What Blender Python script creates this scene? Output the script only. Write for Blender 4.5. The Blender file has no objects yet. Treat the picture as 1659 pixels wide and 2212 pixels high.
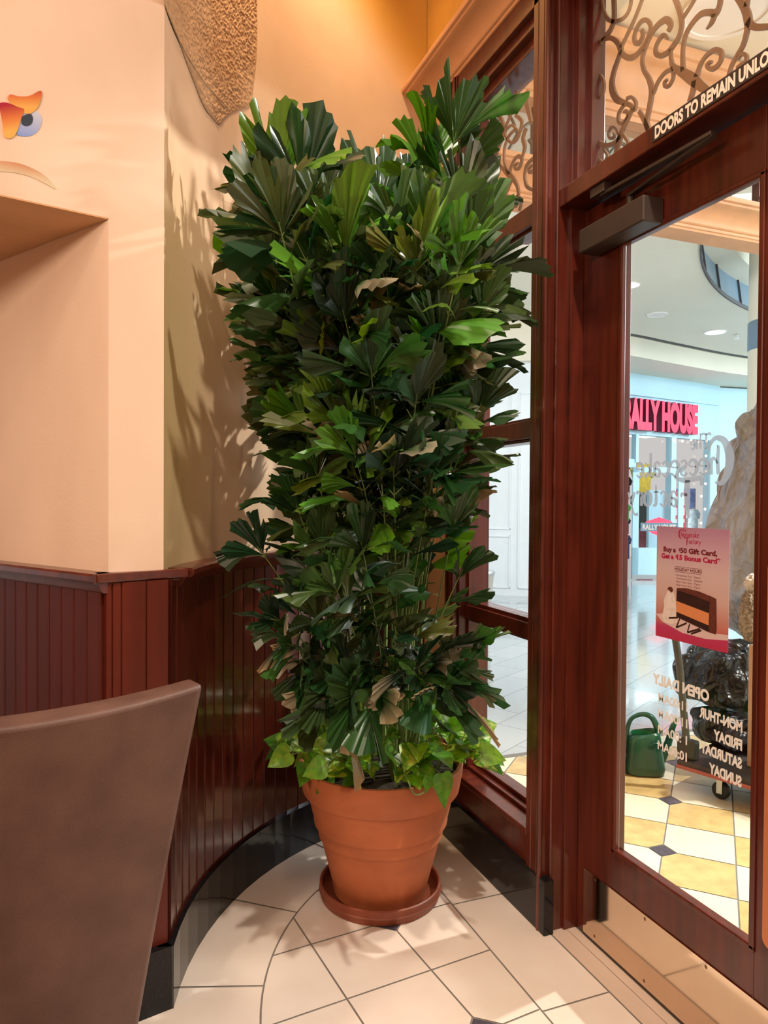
import bpy, bmesh, math, random
from mathutils import Vector, Matrix, noise
# ------------------------------------------------------------------ camera, world, lights
SC = bpy.context.scene
COL = SC.collection
PI = math.pi
FPX, CXP, CYP = 1540.0, 829.5, 1106.0
YAW, PITCH, ROLL = math.radians(21.03), math.radians(-0.95), math.radians(0.386)
CAM = Vector((0, 0, 1.5))
FW = Vector((math.sin(YAW)*math.cos(PITCH), math.cos(YAW)*math.cos(PITCH), math.sin(PITCH)))
_r = Vector((math.cos(YAW), -math.sin(YAW), 0)); _u = _r.cross(FW)
RT = _r*math.cos(ROLL) + _u*math.sin(ROLL)
UP = -_r*math.sin(ROLL) + _u*math.cos(ROLL)
cd = bpy.data.cameras.new('camera'); cam = bpy.data.objects.new('camera', cd); COL.objects.link(cam)
cam.matrix_world = Matrix(((RT.x, UP.x, -FW.x, CAM.x), (RT.y, UP.y, -FW.y, CAM.y), (RT.z, UP.z, -FW.z, CAM.z), (0, 0, 0, 1)))
cd.sensor_fit = 'VERTICAL'; cd.sensor_height = 24.0; cd.sensor_width = 18.0
cd.lens = 24.0*FPX/2212.0; cd.clip_start = 0.02; cd.clip_end = 200
SC.camera = cam
SC.view_settings.view_transform = 'Standard'; SC.view_settings.look = 'None'
SC.view_settings.gamma = 1.0; SC.view_settings.use_curve_mapping = False
SC.view_settings.exposure = 0.0
W = bpy.data.worlds.new('world'); SC.world = W; W.use_nodes = True
W.node_tree.nodes['Background'].inputs[0].default_value = (0.93, 0.90, 0.88, 1)
W.node_tree.nodes['Background'].inputs[1].default_value = 0.70
def light(name, kind, loc, target, power, color, size=0.1, spot=None, blend=0.4, sy=None):
    l = bpy.data.lights.new(name, kind); o = bpy.data.objects.new(name, l); COL.objects.link(o)
    l.energy = power; l.color = color; o.location = loc
    d = Vector(target) - Vector(loc)
    o.rotation_euler = d.to_track_quat('-Z', 'Y').to_euler()
    if kind == 'AREA':
        l.size = size
        if sy: l.shape = 'RECTANGLE'; l.size_y = sy
    else: l.shadow_soft_size = size
    if kind == 'SPOT': l.spot_size = math.radians(spot); l.spot_blend = blend
    return o
WARM = (1.0, 0.74, 0.50); WARM2 = (1.0, 0.80, 0.60)
light('wall_wash_spot', 'SPOT', (0.72, 2.62, 4.72), (0.66, 3.0, 3.4), 270, (1.0, 0.70, 0.40), 0.05, 70, 0.9)
light('room_spot_plant', 'SPOT', (0.75, 0.35, 4.6), (0.95, 2.3, 1.0), 430, (1.0, 0.88, 0.74), 0.06, 50, 0.8)
light('room_spot_column', 'SPOT', (-0.5, -0.3, 4.6), (-0.1, 2.3, 1.7), 58, (1.0, 0.78, 0.60), 0.08, 60, 0.9)
light('recess_fill', 'POINT', (-2.2, 0.2, 2.6), (0, 0, 0), 190, (1.0, 0.78, 0.58), 0.15)  # added point light without a fixture, brightens the recessed wall
light('room_ambient', 'AREA', (-0.4, -1.4, 4.8), (0.2, 0.2, 0.5), 120, (1.0, 0.86, 0.74), 3.0)
light('entry_downlight', 'SPOT', (4.2, 2.35, 4.2), (1.0, 2.2, 0.9), 800, (1.0, 0.93, 0.82), 0.05, 75, 0.6)
light('entry_fill', 'POINT', (5.6, 0.2, 3.3), (0, 0, 0), 420, (1.0, 0.94, 0.84), 0.2)  # added unseen fill, lifts the ceiling and header outside the door
light('mall_skylight', 'AREA', (10.5, 2.5, 5.0), (10.0, 3.2, 0), 2600, (0.82, 0.93, 1.0), 9.0)
light('shop_front_fill', 'AREA', (13.5, 7.0, 4.2), (10.0, 11.0, 1.8), 250, (0.72, 0.92, 1.0), 2.5)  # added area light out of view, aimed at the shop front
light('mall_left_fill', 'AREA', (2.0, 7.0, 4.1), (5.0, 9.2, 1.2), 260, (0.88, 0.95, 1.0), 2.0)  # unseen area light added to brighten the white mall wall

# ------------------------------------------------------------------ pixel helpers (measured on the photograph)
def ray(x, y): return FW + RT*((x-CXP)/FPX) - UP*((y-CYP)/FPX)
def fl(x, y, z=0.0):
    d = ray(x, y); return CAM + d*((z-CAM.z)/d.z)
def plx(x, y, X):
    d = ray(x, y); return CAM + d*((X-CAM.x)/d.x)
def dist(x, y, dd): return CAM + ray(x, y)*dd
def on(x, y, p0, n):
    d = ray(x, y); return CAM + d*((p0-CAM).dot(n)/d.dot(n))
CC = Vector((1.411, 1.846, 0))                       # centre of the curved wall
def oncyl(x, y, R):
    d = ray(x, y); ox, oy = CAM.x-CC.x, CAM.y-CC.y
    a = d.x*d.x+d.y*d.y; b = 2*(ox*d.x+oy*d.y); c = ox*ox+oy*oy-R*R
    t = (-b+math.sqrt(b*b-4*a*c))/(2*a); return CAM + d*t

# ------------------------------------------------------------------ materials
def new_mat(name):
    m = bpy.data.materials.new(name); m.use_nodes = True
    nt = m.node_tree; b = nt.nodes['Principled BSDF']
    return m, nt, b
def N(nt, t, **k):
    n = nt.nodes.new(t)
    for a, v in k.items(): setattr(n, a, v)
    return n
def pbr(name, col, rough=0.5, metal=0.0, var=0.0, scale=(6, 6, 6), bump=0.0, bscale=40.0, coat=0.0, col2=None, detail=4.0, spec=None, bdist=0.01, trans=0.0):
    m, nt, b = new_mat(name)
    b.inputs['Base Color'].default_value = (*col, 1); b.inputs['Roughness'].default_value = rough
    b.inputs['Metallic'].default_value = metal; b.inputs['Coat Weight'].default_value = coat
    b.inputs['Coat Roughness'].default_value = 0.12
    if spec is not None: b.inputs['Specular IOR Level'].default_value = spec
    tc = N(nt, 'ShaderNodeTexCoord')
    if var or col2:
        mp = N(nt, 'ShaderNodeMapping'); mp.inputs['Scale'].default_value = scale
        nt.links.new(tc.outputs['Object'], mp.inputs['Vector'])
        no = N(nt, 'ShaderNodeTexNoise'); no.inputs['Scale'].default_value = 1.0; no.inputs['Detail'].default_value = detail
        nt.links.new(mp.outputs[0], no.inputs['Vector'])
        cr = N(nt, 'ShaderNodeValToRGB'); nt.links.new(no.outputs['Fac'], cr.inputs[0])
        c2 = col2 if col2 else tuple(c*(1+var) for c in col)
        c1 = col if col2 else tuple(c*(1-var) for c in col)
        cr.color_ramp.elements[0].color = (*c1, 1); cr.color_ramp.elements[0].position = 0.3
        cr.color_ramp.elements[1].color = (*c2, 1); cr.color_ramp.elements[1].position = 0.7
        nt.links.new(cr.outputs[0], b.inputs['Base Color'])
    if bump:
        nb = N(nt, 'ShaderNodeTexNoise'); nb.inputs['Scale'].default_value = bscale; nb.inputs['Detail'].default_value = 3
        nt.links.new(tc.outputs['Object'], nb.inputs['Vector'])
        bp = N(nt, 'ShaderNodeBump'); bp.inputs['Strength'].default_value = bump; bp.inputs['Distance'].default_value = bdist
        nt.links.new(nb.outputs['Fac'], bp.inputs['Height']); nt.links.new(bp.outputs[0], b.inputs['Normal'])
    return m
def emit(name, col, s):
    m, nt, b = new_mat(name); b.inputs['Base Color'].default_value = (*col, 1)
    b.inputs['Emission Color'].default_value = (*col, 1); b.inputs['Emission Strength'].default_value = s
    return m
def glass_mat(name, tint=(1, 1, 1), ior=1.45):
    m = bpy.data.materials.new(name); m.use_nodes = True; nt = m.node_tree; nt.nodes.clear()
    o = N(nt, 'ShaderNodeOutputMaterial'); mx = N(nt, 'ShaderNodeMixShader'); t = N(nt, 'ShaderNodeBsdfTransparent'); g = N(nt, 'ShaderNodeBsdfGlossy')
    lw = N(nt, 'ShaderNodeLayerWeight'); p5 = N(nt, 'ShaderNodeMath', operation='POWER'); p5.inputs[1].default_value = 5.0
    f = N(nt, 'ShaderNodeMath', operation='MULTIPLY_ADD'); f.inputs[1].default_value = 0.9; f.inputs[2].default_value = 0.035
    nt.links.new(lw.outputs['Facing'], p5.inputs[0]); nt.links.new(p5.outputs[0], f.inputs[0]); g.inputs['Roughness'].default_value = 0.0
    t.inputs[0].default_value = (*tint, 1)
    nt.links.new(f.outputs[0], mx.inputs[0]); nt.links.new(t.outputs[0], mx.inputs[1]); nt.links.new(g.outputs[0], mx.inputs[2]); nt.links.new(mx.outputs[0], o.inputs[0])
    return m
M = {}
M['wood'] = pbr('mahogany', (0.085, 0.013, 0.006), 0.30, var=0.38, scale=(34, 34, 2.6), coat=0.35, detail=6)
M['wood_panel'] = pbr('mahogany_panel', (0.062, 0.0088, 0.0045), 0.20, var=0.30, scale=(9, 9, 1.2), coat=1.0, detail=5)
M['wood_front'] = pbr('mahogany_column', (0.088, 0.0115, 0.0055), 0.42, var=0.3, scale=(9, 9, 1.2), detail=5, spec=0.35)
M['wood_matte'] = pbr('mahogany_satin', (0.062, 0.0085, 0.0045), 0.5, var=0.28, scale=(9, 9, 1.2), detail=5, spec=0.3)
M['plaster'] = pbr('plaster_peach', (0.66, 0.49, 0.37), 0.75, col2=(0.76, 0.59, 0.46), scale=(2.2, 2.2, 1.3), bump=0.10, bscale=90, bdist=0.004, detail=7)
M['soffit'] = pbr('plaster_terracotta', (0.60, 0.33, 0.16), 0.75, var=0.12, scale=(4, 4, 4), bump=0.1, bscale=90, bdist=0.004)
M['crown'] = pbr('crown_peach', (0.62, 0.33, 0.17), 0.55, var=0.10, scale=(4, 4, 4))
M['ochre'] = pbr('plaster_ochre', (0.62, 0.36, 0.07), 0.7, var=0.18, scale=(3, 3, 3), detail=6)
M['stucco'] = pbr('rough_stucco', (0.50, 0.31, 0.17), 0.9, var=0.12, scale=(7, 7, 7))
M['granite'] = pbr('black_granite', (0.007, 0.008, 0.009), 0.09, var=0.5, scale=(150, 150, 150), spec=0.36)
M['grout'] = pbr('grey_grout', (0.22, 0.19, 0.16), 0.9, var=0.1, scale=(30, 30, 30))
M['grout_dark'] = pbr('dark_grout', (0.20, 0.20, 0.19), 0.9)
M['tile'] = pbr('cream_tile', (0.72, 0.61, 0.52), 0.34, col2=(0.78, 0.69, 0.60), scale=(5, 5, 5), detail=8, bump=0.03, bscale=12)
M['tile_w'] = pbr('ivory_tile', (0.74, 0.70, 0.54), 0.25, var=0.05, scale=(6, 6, 6), detail=8)
M['tile_y'] = pbr('honey_tile', (0.60, 0.44, 0.19), 0.25, var=0.16, scale=(14, 14, 14), detail=8)
M['diamond'] = pbr('slate_diamond', (0.07, 0.06, 0.08), 0.25, var=0.3, scale=(60, 60, 60))
M['thresh'] = pbr('threshold_stone', (0.60, 0.46, 0.36), 0.4, var=0.06, scale=(6, 3, 6))
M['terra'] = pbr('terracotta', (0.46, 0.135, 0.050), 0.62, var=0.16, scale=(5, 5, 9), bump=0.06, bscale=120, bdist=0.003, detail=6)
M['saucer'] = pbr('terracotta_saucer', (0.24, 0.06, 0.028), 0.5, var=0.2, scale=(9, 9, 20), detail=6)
M['soil'] = pbr('potting_soil', (0.03, 0.02, 0.012), 0.95, var=0.5, scale=(60, 60, 60), bump=0.8, bscale=60)
M['stem'] = pbr('palm_cane', (0.16, 0.24, 0.065), 0.45, var=0.25, scale=(20, 20, 9))
M['brass'] = pbr('brushed_brass', (0.76, 0.61, 0.47), 0.09, metal=1.0, var=0.06, scale=(4, 4, 4))
M['screw'] = pbr('screw', (0.25, 0.15, 0.08), 0.4, metal=1.0)
M['copper'] = pbr('copper_plate', (0.62, 0.22, 0.09), 0.45, metal=0.2)
M['bronze'] = pbr('bronze_ironwork', (0.17, 0.082, 0.038), 0.5, var=0.15, scale=(10, 10, 10))
M['closer'] = pbr('dark_closer', (0.045, 0.030, 0.024), 0.45, var=0.1, scale=(20, 20, 20))
M['black'] = pbr('black_rubber', (0.012, 0.012, 0.012), 0.5, var=0.2, scale=(20, 20, 20))
M['signblack'] = pbr('sign_black', (0.02, 0.016, 0.016), 0.4)
M['ink'] = pbr('black_ink', (0.03, 0.03, 0.03), 0.6)
M['letter'] = pbr('letter_cream', (0.80, 0.66, 0.55), 0.6)
def frost_mat(name, col, clear):
    m, nt, b = new_mat(name); b.inputs['Base Color'].default_value = (*col, 1); b.inputs['Roughness'].default_value = 0.6
    tl = N(nt, 'ShaderNodeBsdfTranslucent'); tl.inputs[0].default_value = (*col, 1); t = N(nt, 'ShaderNodeBsdfTransparent')
    m1 = N(nt, 'ShaderNodeMixShader'); m1.inputs[0].default_value = 0.5; m2 = N(nt, 'ShaderNodeMixShader'); m2.inputs[0].default_value = clear
    nt.links.new(b.outputs[0], m1.inputs[1]); nt.links.new(tl.outputs[0], m1.inputs[2]); nt.links.new(m1.outputs[0], m2.inputs[1]); nt.links.new(t.outputs[0], m2.inputs[2])
    nt.links.new(m2.outputs[0], nt.nodes['Material Output'].inputs[0]); return m
M['decal'] = frost_mat('frosted_decal', (0.22, 0.245, 0.29), 0.12)
M['decal_tan'] = frost_mat('tan_decal', (0.46, 0.35, 0.28), 0.0)
M['glass'] = glass_mat('clear_glass')
M['leather'] = pbr('brown_leather', (0.080, 0.039, 0.029), 0.42, col2=(0.13, 0.066, 0.050), scale=(9, 9, 9), bump=0.35, bscale=420, bdist=0.003, detail=8)
M['cream'] = pbr('cream_paint', (0.74, 0.70, 0.58), 0.7, var=0.03, scale=(1, 1, 1))
M['mallwhite'] = pbr('white_paint', (0.76, 0.82, 0.86), 0.6, var=0.03, scale=(1, 1, 1))
M['shopblue'] = pbr('pale_blue_paint', (0.52, 0.76, 0.86), 0.5, var=0.03, scale=(1, 1, 1))
M['bluegrey'] = pbr('blue_grey_band', (0.16, 0.25, 0.34), 0.35)
M['slot'] = pbr('dark_slot', (0.05, 0.045, 0.05), 0.6)
M['signred'] = emit('red_sign_face', (0.90, 0.045, 0.10), 0.9)
M['signside'] = pbr('red_sign_side', (0.22, 0.01, 0.04), 0.4)
M['lamp'] = emit('lamp_disc', (1.0, 0.96, 0.88), 5.0)
M['shopfill'] = emit('shop_fill_panel', (0.72, 0.95, 1.0), 5.0)  # glow for the fill panels in the shop room
M['bulb'] = emit('string_bulb', (1.0, 0.80, 0.55), 3.0)
M['lampring'] = pbr('lamp_ring', (0.8, 0.8, 0.78), 0.4)
M['green'] = pbr('green_plastic', (0.008, 0.085, 0.050), 0.28, var=0.12, scale=(6, 6, 6))
M['greenin'] = pbr('green_plastic_inside', (0.01, 0.19, 0.07), 0.4)
def creased(name, c1, c2, rough, sc, dist_, spec=0.4):
    m = pbr(name, c1, rough, col2=c2, scale=(3, 3, 3), spec=spec); nt = m.node_tree; b = nt.nodes['Principled BSDF']
    tc = N(nt, 'ShaderNodeTexCoord'); prev = None
    for k, (q, w) in enumerate(((sc, 1.0), (sc*2.7, 0.5))):
        mp = N(nt, 'ShaderNodeMapping'); mp.inputs['Scale'].default_value = (q, q, q*0.6); mp.inputs['Rotation'].default_value = (0.4+k, 0.3, 0.7)
        ns = N(nt, 'ShaderNodeTexNoise'); ns.inputs['Scale'].default_value = 2.0; nt.links.new(tc.outputs['Object'], ns.inputs['Vector'])
        ad = N(nt, 'ShaderNodeMixRGB', blend_type='ADD'); ad.inputs[0].default_value = 0.25; nt.links.new(tc.outputs['Object'], ad.inputs[1]); nt.links.new(ns.outputs['Color'], ad.inputs[2])
        nt.links.new(ad.outputs[0], mp.inputs[0])
        vo = N(nt, 'ShaderNodeTexVoronoi', feature='F1'); vo.inputs['Scale'].default_value = 1.0; nt.links.new(mp.outputs[0], vo.inputs['Vector'])
        bp = N(nt, 'ShaderNodeBump'); bp.inputs['Strength'].default_value = 0.8*w; bp.inputs['Distance'].default_value = dist_/(1+k)
        nt.links.new(vo.outputs['Distance'], bp.inputs['Height'])
        if prev: nt.links.new(prev.outputs[0], bp.inputs['Normal'])
        prev = bp
    nt.links.new(prev.outputs[0], b.inputs['Normal']); return m
M['kraft'] = creased('grey_wrapping_paper', (0.31, 0.33, 0.38), (0.43, 0.45, 0.50), 0.5, 9.0, 0.09)
M['bag'] = creased('black_plastic_film', (0.010, 0.010, 0.012), (0.014, 0.014, 0.016), 0.24, 11.0, 0.07, 0.5)
M['card'] = pbr('tan_cardboard', (0.52, 0.34, 0.22), 0.7, var=0.06, scale=(4, 4, 4))
M['fleece'] = pbr('beige_fleece', (0.44, 0.36, 0.28), 0.95, var=0.45, scale=(70, 70, 70), bump=1.0, bscale=90, bdist=0.03)
M['cartmetal'] = pbr('grey_green_metal', (0.085, 0.088, 0.075), 0.4, var=0.15, scale=(12, 12, 12))
M['cartdeck'] = pbr('dark_deck', (0.035, 0.03, 0.028), 0.5, var=0.2, scale=(9, 9, 9))
M['redtrim'] = pbr('red_trim', (0.40, 0.10, 0.08), 0.5)
M['bin'] = pbr('grey_bin', (0.42, 0.40, 0.36), 0.4, var=0.05, scale=(5, 5, 5))
M['steel'] = pbr('brushed_steel', (0.55, 0.58, 0.60), 0.3, metal=0.8)
# curved wall plaster: peach wash turning ochre high up by the corner, olive wash low by the column
def curved_plaster():
    m, nt, b = new_mat('plaster_wash'); b.inputs['Roughness'].default_value = 0.75
    tc = N(nt, 'ShaderNodeTexCoord'); sx = N(nt, 'ShaderNodeSeparateXYZ'); nt.links.new(tc.outputs['Object'], sx.inputs[0])
    no = N(nt, 'ShaderNodeTexNoise'); no.inputs['Scale'].default_value = 2.1; no.inputs['Detail'].default_value = 7; nt.links.new(tc.outputs['Object'], no.inputs['Vector'])
    cr = N(nt, 'ShaderNodeValToRGB'); nt.links.new(no.outputs['Fac'], cr.inputs[0])
    cr.color_ramp.elements[0].color = (0.62, 0.42, 0.27, 1); cr.color_ramp.elements[0].position = 0.3
    cr.color_ramp.elements[1].color = (0.74, 0.55, 0.38, 1); cr.color_ramp.elements[1].position = 0.7
    def mr(src, a, bb):
        n = N(nt, 'ShaderNodeMapRange', interpolation_type='SMOOTHSTEP'); n.inputs[1].default_value = a; n.inputs[2].default_value = bb
        nt.links.new(src, n.inputs[0]); return n.outputs[0]
    ma = N(nt, 'ShaderNodeMath', operation='MULTIPLY_ADD'); nt.links.new(sx.outputs['X'], ma.inputs[0]); ma.inputs[1].default_value = 0.9; nt.links.new(sx.outputs['Z'], ma.inputs[2])
    mix = N(nt, 'ShaderNodeMixRGB'); nt.links.new(mr(ma.outputs[0], 4.48, 4.86), mix.inputs[0]); nt.links.new(cr.outputs[0], mix.inputs[1]); mix.inputs[2].default_value = (0.60, 0.33, 0.055, 1)
    # olive wash on the strip next to the column, below about 2.4 m
    inv = N(nt, 'ShaderNodeMath', operation='MULTIPLY'); 
    nt.links.new(mr(sx.outputs['X'], 0.42, 0.16), inv.inputs[0]); nt.links.new(mr(sx.outputs['Z'], 2.75, 2.1), inv.inputs[1])
    k = N(nt, 'ShaderNodeMath', operation='MULTIPLY'); nt.links.new(inv.outputs[0], k.inputs[0]); k.inputs[1].default_value = 0.75
    mix2 = N(nt, 'ShaderNodeMixRGB'); nt.links.new(k.outputs[0], mix2.inputs[0]); nt.links.new(mix.outputs[0], mix2.inputs[1]); mix2.inputs[2].default_value = (0.56, 0.44, 0.20, 1)
    nt.links.new(mix2.outputs[0], b.inputs['Base Color'])
    nb = N(nt, 'ShaderNodeTexNoise'); nb.inputs['Scale'].default_value = 80; nt.links.new(tc.outputs['Object'], nb.inputs['Vector'])
    bp = N(nt, 'ShaderNodeBump'); bp.inputs['Strength'].default_value = 0.1; bp.inputs['Distance'].default_value = 0.004
    nt.links.new(nb.outputs['Fac'], bp.inputs['Height']); nt.links.new(bp.outputs[0], b.inputs['Normal'])
    return m
M['curved'] = curved_plaster()
def leaf_mat(name, rough=0.34):
    m, nt, b = new_mat(name); b.inputs['Roughness'].default_value = rough
    at = N(nt, 'ShaderNodeAttribute'); at.attribute_name = 'tint'
    nt.links.new(at.outputs['Color'], b.inputs['Base Color'])
    b.inputs['Specular IOR Level'].default_value = 0.5
    tr = N(nt, 'ShaderNodeBsdfTranslucent'); mx = N(nt, 'ShaderNodeMixShader'); mx.inputs[0].default_value = 0.22
    hs = N(nt, 'ShaderNodeHueSaturation'); hs.inputs['Value'].default_value = 2.2; hs.inputs['Saturation'].default_value = 1.15
    nt.links.new(at.outputs['Color'], hs.inputs['Color']); nt.links.new(hs.outputs[0], tr.inputs[0])
    o = nt.nodes['Material Output']
    nt.links.new(b.outputs[0], mx.inputs[1]); nt.links.new(tr.outputs[0], mx.inputs[2]); nt.links.new(mx.outputs[0], o.inputs[0])
    return m
M['leaf'] = leaf_mat('palm_leaf', 0.33)
M['pothos'] = leaf_mat('pothos_leaf', 0.38)
def mall_floor_mat():
    m, nt, b = new_mat('grey_stone_tile'); b.inputs['Roughness'].default_value = 0.10; b.inputs['Coat Weight'].default_value = 0.3
    tc = N(nt, 'ShaderNodeTexCoord'); mp = N(nt, 'ShaderNodeMapping'); mp.inputs['Rotation'].default_value = (0, 0, math.radians(-30)); nt.links.new(tc.outputs['Object'], mp.inputs[0])
    br = N(nt, 'ShaderNodeTexBrick'); nt.links.new(mp.outputs[0], br.inputs[0])
    br.inputs['Color1'].default_value = (0.40, 0.44, 0.46, 1); br.inputs['Color2'].default_value = (0.46, 0.49, 0.50, 1); br.inputs['Mortar'].default_value = (0.22, 0.24, 0.25, 1)
    br.inputs['Scale'].default_value = 1.0; br.inputs['Brick Width'].default_value = 0.6; br.inputs['Row Height'].default_value = 0.3; br.inputs['Mortar Size'].default_value = 0.004
    nt.links.new(br.outputs[0], b.inputs['Base Color'])
    return m
M['mallfloor'] = mall_floor_mat()

# ------------------------------------------------------------------ mesh builder
class MB:
    def __init__(s): s.v = []; s.f = []; s.m = []; s.c = []
    def add(s, vs, fs, mi=0, col=None):
        o = len(s.v); s.v += [tuple(p) for p in vs]; s.f += [tuple(i+o for i in f) for f in fs]; s.m += [mi]*len(fs); s.c += [col]*len(fs)
    def box(s, a, b, mi=0):
        x0, y0, z0 = (min(a[i], b[i]) for i in range(3)); x1, y1, z1 = (max(a[i], b[i]) for i in range(3))
        s.add([(x0,y0,z0),(x1,y0,z0),(x1,y1,z0),(x0,y1,z0),(x0,y0,z1),(x1,y0,z1),(x1,y1,z1),(x0,y1,z1)],
              [(0,3,2,1),(4,5,6,7),(0,1,5,4),(1,2,6,5),(2,3,7,6),(3,0,4,7)], mi)
    def obox(s, o, ux, uy, uz, mi=0):
        o, ux, uy, uz = map(Vector, (o, ux, uy, uz))
        s.add([o, o+ux, o+ux+uy, o+uy, o+uz, o+ux+uz, o+ux+uy+uz, o+uy+uz], [(0,3,2,1),(4,5,6,7),(0,1,5,4),(1,2,6,5),(2,3,7,6),(3,0,4,7)], mi)
    def prism(s, poly, z0, z1, mi=0):                 # plan polygon, vertical extrusion
        n = len(poly); vs = [(p[0], p[1], z0) for p in poly]+[(p[0], p[1], z1) for p in poly]
        s.add(vs, [tuple(range(n-1, -1, -1)), tuple(range(n, 2*n))]+[(i, (i+1) % n, n+(i+1) % n, n+i) for i in range(n)], mi)
    def sweep(s, profile_at, path_n, closed=True, caps=True, mi=0):   # profile_at(i) -> list of points
        rings = [profile_at(i) for i in range(path_n)]; k = len(rings[0]); o = len(s.v)
        vs = [p for r in rings for p in r]; fs = []
        for i in range(path_n-1):
            for j in range(k if closed else k-1):
                fs.append((i*k+j, i*k+(j+1) % k, (i+1)*k+(j+1) % k, (i+1)*k+j))
        if caps: fs.append(tuple(range(k-1, -1, -1))); fs.append(tuple((path_n-1)*k+j for j in range(k)))
        s.add(vs, fs, mi)
    def tube(s, pts, r, seg=6, mi=0, col=None, caps=True):
        pts = [Vector(p) for p in pts]; n = len(pts); rr = r if isinstance(r, (list, tuple)) else [r]*n
        t0 = (pts[1]-pts[0]).normalized(); ref = Vector((0, 0, 1)) if abs(t0.z) < 0.9 else Vector((1, 0, 0))
        a = t0.cross(ref).normalized(); vs = []; 
        for i in range(n):
            t = (pts[min(i+1, n-1)]-pts[max(i-1, 0)]).normalized()
            a = (a - t*a.dot(t)).normalized(); b = t.cross(a)
            for k in range(seg):
                w = 2*PI*k/seg; vs.append(pts[i]+(a*math.cos(w)+b*math.sin(w))*rr[i])
        fs = [(i*seg+k, i*seg+(k+1) % seg, (i+1)*seg+(k+1) % seg, (i+1)*seg+k) for i in range(n-1) for k in range(seg)]
        if caps: fs += [tuple(range(seg-1, -1, -1)), tuple((n-1)*seg+k for k in range(seg))]
        s.add(vs, fs, mi, col)
    def lathe(s, prof, c, seg=64, mi=0, fn=None):
        n = len(prof); vs = []
        for (r, z) in prof:
            for k in range(seg):
                w = 2*PI*k/seg; q = fn(r, z, w) if fn else r
                vs.append((c[0]+q*math.cos(w), c[1]+q*math.sin(w), c[2]+z))
        fs = [(i*seg+k, i*seg+(k+1) % seg, (i+1)*seg+(k+1) % seg, (i+1)*seg+k) for i in range(n-1) for k in range(seg)]
        s.add(vs, fs, mi)
    def disc(s, c, r, ax, ay, seg=24, mi=0, flip=False):
        c = Vector(c); vs = [c+ax*(r*math.cos(2*PI*k/seg))+ay*(r*math.sin(2*PI*k/seg)) for k in range(seg)]
        s.add(vs, [tuple(range(seg))], mi)
    def build(s, name, mats, parent=None, smooth=False, bevel=0.0, seg=2, subsurf=0, ang=40, loc=None):
        me = bpy.data.meshes.new(name); me.from_pydata(s.v, [], s.f)
        mats = mats if isinstance(mats, (list, tuple)) else [mats]
        for m in mats: me.materials.append(m)
        me.polygons.foreach_set('material_index', s.m)
        if any(c is not None for c in s.c):
            ca = me.color_attributes.new('tint', 'FLOAT_COLOR', 'CORNER')
            for p in me.polygons:
                c = s.c[p.index] or (0.1, 0.2, 0.05)
                for j, li in enumerate(p.loop_indices):
                    q = c[j] if isinstance(c[0], (tuple, list)) else c
                    ca.data[li].color = (*q, 1)
        bm = bmesh.new(); bm.from_mesh(me); bmesh.ops.recalc_face_normals(bm, faces=bm.faces); bm.to_mesh(me); bm.free()
        if smooth:
            me.polygons.foreach_set('use_smooth', [True]*len(me.polygons)); me.set_sharp_from_angle(angle=math.radians(ang))
        o = bpy.data.objects.new(name, me); COL.objects.link(o)
        if parent: o.parent = parent; o.matrix_parent_inverse = parent.matrix_world.inverted()
        if bevel:
            b = o.modifiers.new('bevel', 'BEVEL'); b.width = bevel; b.segments = seg; b.limit_method = 'ANGLE'
        if subsurf:
            q = o.modifiers.new('sub', 'SUBSURF'); q.levels = subsurf; q.render_levels = subsurf
        return o
def tag(o, label=None, cat=None, group=None, kind=None):
    if label: o['label'] = label
    if cat: o['category'] = cat
    if group: o['group'] = group
    if kind: o['kind'] = kind
    return o
def empty(name, loc, label=None, cat=None, group=None, kind=None):
    o = bpy.data.objects.new(name, None); COL.objects.link(o); o.location = loc; o.empty_display_size = 0.1
    o.matrix_world = Matrix.Translation(Vector(loc))
    return tag(o, label, cat, group, kind)
def struct(o, label, cat): return tag(o, label, cat, None, 'structure')
def arc(R, a0, a1, n): return [Vector((CC.x+R*math.cos(a0+(a1-a0)*i/n), CC.y+R*math.sin(a0+(a1-a0)*i/n), 0)) for i in range(n+1)]
def crom(pts, per=6):
    P = [Vector(p) for p in pts]
    if len(P) < 3: return [P[0].lerp(P[-1], i/per) for i in range(per+1)]
    out = []
    for i in range(len(P)-1):
        p0, p1, p2, p3 = P[max(i-1, 0)], P[i], P[i+1], P[min(i+2, len(P)-1)]
        for k in range(per):
            t = k/per
            out.append(0.5*((2*p1)+(p2-p0)*t+(2*p0-5*p1+4*p2-p3)*t*t+(3*p1-p0-3*p2+p3)*t**3))
    out.append(P[-1]); return out
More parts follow.
